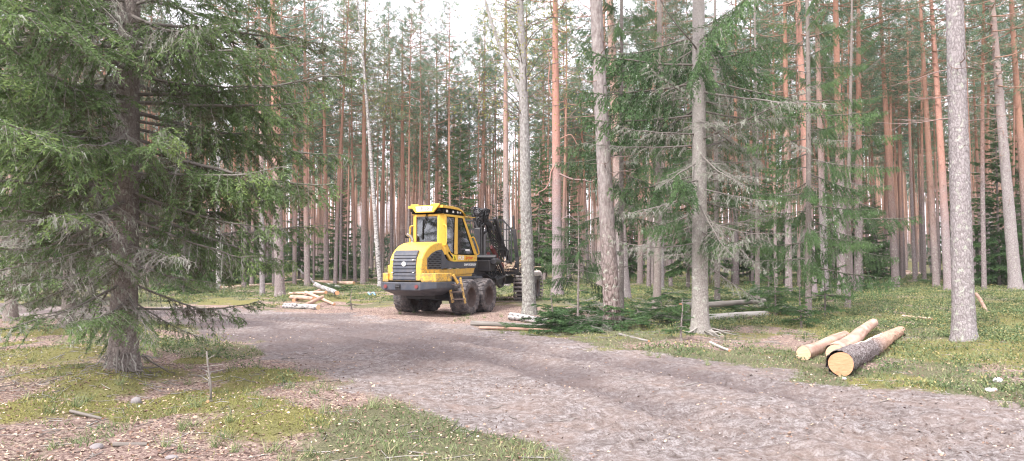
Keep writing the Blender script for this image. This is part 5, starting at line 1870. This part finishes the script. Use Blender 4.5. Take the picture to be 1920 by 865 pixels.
def b_leaves(g):
    x, y, r = scatter(54000, 5.0, 36, seed=4, power=1.0)
    tr, mo, gr, dk = zone_fields(x, y)
    c = vnoise(x, y, .9, 81)
    keep = r.random(len(x)) < np.clip(.25 + c * .7 - tr * .55, .03, 1)
    x, y = x[keep], y[keep]
    n = len(x)
    C = np.stack([x, y, terrain(x, y) + .008], 1)
    leafs(g, C, unit(r.normal(size=(n, 3)) * [1, 1, .25]), unit(r.normal(size=(n, 3)) * [.45, .45, .1] + [0, 0, 1]), r.uniform(.018, .045, n) * (1 + .012 * y), r.uniform(.007, .016, n) * (1 + .012 * y), np.clip(r.beta(1.15, 1.75, n), 0, 1))
cover('leaf_litter', 'litter', b_leaves)

def b_clods(g):
    x, y, r = scatter(24000, 5.0, 30, seed=5)
    tr, mo, gr, dk = zone_fields(x, y)
    keep = (tr > .35) & (vnoise(x, y, .7, 91) + r.normal(size=len(x)) * .15 > .45)
    x, y = x[keep], y[keep]
    n = len(x)
    s = r.uniform(.004, .014, n) * (1 + .02 * y) * np.where(r.random(n) < .03, 2.0, 1)
    C = np.stack([x, y, terrain(x, y) + s * .2], 1)
    base = np.array([[1, 0, 0], [-.5, .87, 0], [-.5, -.87, 0], [0, 0, .8]])
    V = C[:, None] + s[:, None, None] * (base[None] + r.normal(size=(n, 4, 3)) * .3)
    i = np.arange(n)[:, None] * 4
    F = np.concatenate([i + np.array([[0, 1, 3]]), i + np.array([[1, 2, 3]]), i + np.array([[2, 0, 3]])])
    g.add(V.reshape(-1, 3), F, None, np.repeat(np.clip(r.normal(.4, .25, n), 0, 1), 4))
cover('soil_rubble', 'clod', b_clods)

def b_twigs(g):
    x, y, r = scatter(1500, 5.0, 30, seed=6)
    tr, mo, gr, dk = zone_fields(x, y)
    for (cx, cy, rx, ry, m) in ((-6.6, 10.4, 1.6, 1.0, 190), (-5.2, 9.7, .8, .5, 80), (-7.6, 12.2, 1.6, 1.2, 110), (2.1, 17.4, 1.6, .5, 120), (4.6, 15.6, .9, .6, 110), (7.5, 17.5, 2.2, 1.4, 120), (-9.5, 27.8, 2.2, .9, 120)):
        x = np.concatenate([x, cx + r.normal(size=m) * rx])
        y = np.concatenate([y, cy + r.normal(size=m) * ry])
        tr = np.concatenate([tr, np.zeros(m)])
    for i in range(len(x)):
        if tr[i] > .5 and r.random() < .9: continue
        L = r.uniform(.06, .35)
        a = r.uniform(0, 6.28)
        dx, dy = math.cos(a) * L / 2, math.sin(a) * L / 2
        X = np.array([x[i] - dx, x[i] + r.normal() * .02, x[i] + dx])
        Y = np.array([y[i] - dy, y[i] + r.normal() * .02, y[i] + dy])
        Z = terrain(X, Y) + .008
        tube(g, np.stack([X, Y, Z], 1), r.uniform(.002, .006), 3, r.uniform(.05, .8))
cover('twig_litter', 'dead_twig', b_twigs)

# ------------------------------------------------------------------ air
def haze():
    bm = bmesh.new()
    b_box(bm, (0, 90, 13.5), (700, 560, 31))
    o = bm_obj('haze', bm, M['white'], None)
    m = bpy.data.materials.new('haze_air')
    m.use_nodes = True
    t = m.node_tree
    t.nodes.clear()
    ou = t.nodes.new('ShaderNodeOutputMaterial')
    v = t.nodes.new('ShaderNodeVolumePrincipled')
    v.inputs['Color'].default_value = (.92, .92, .95, 1)
    v.inputs['Density'].default_value = HAZE
    v.inputs['Anisotropy'].default_value = .1
    t.links.new(v.outputs[0], ou.inputs['Volume'])
    o.data.materials.clear()
    o.data.materials.append(m)
    o['kind'] = 'stuff'
HAZE = .0003
haze()
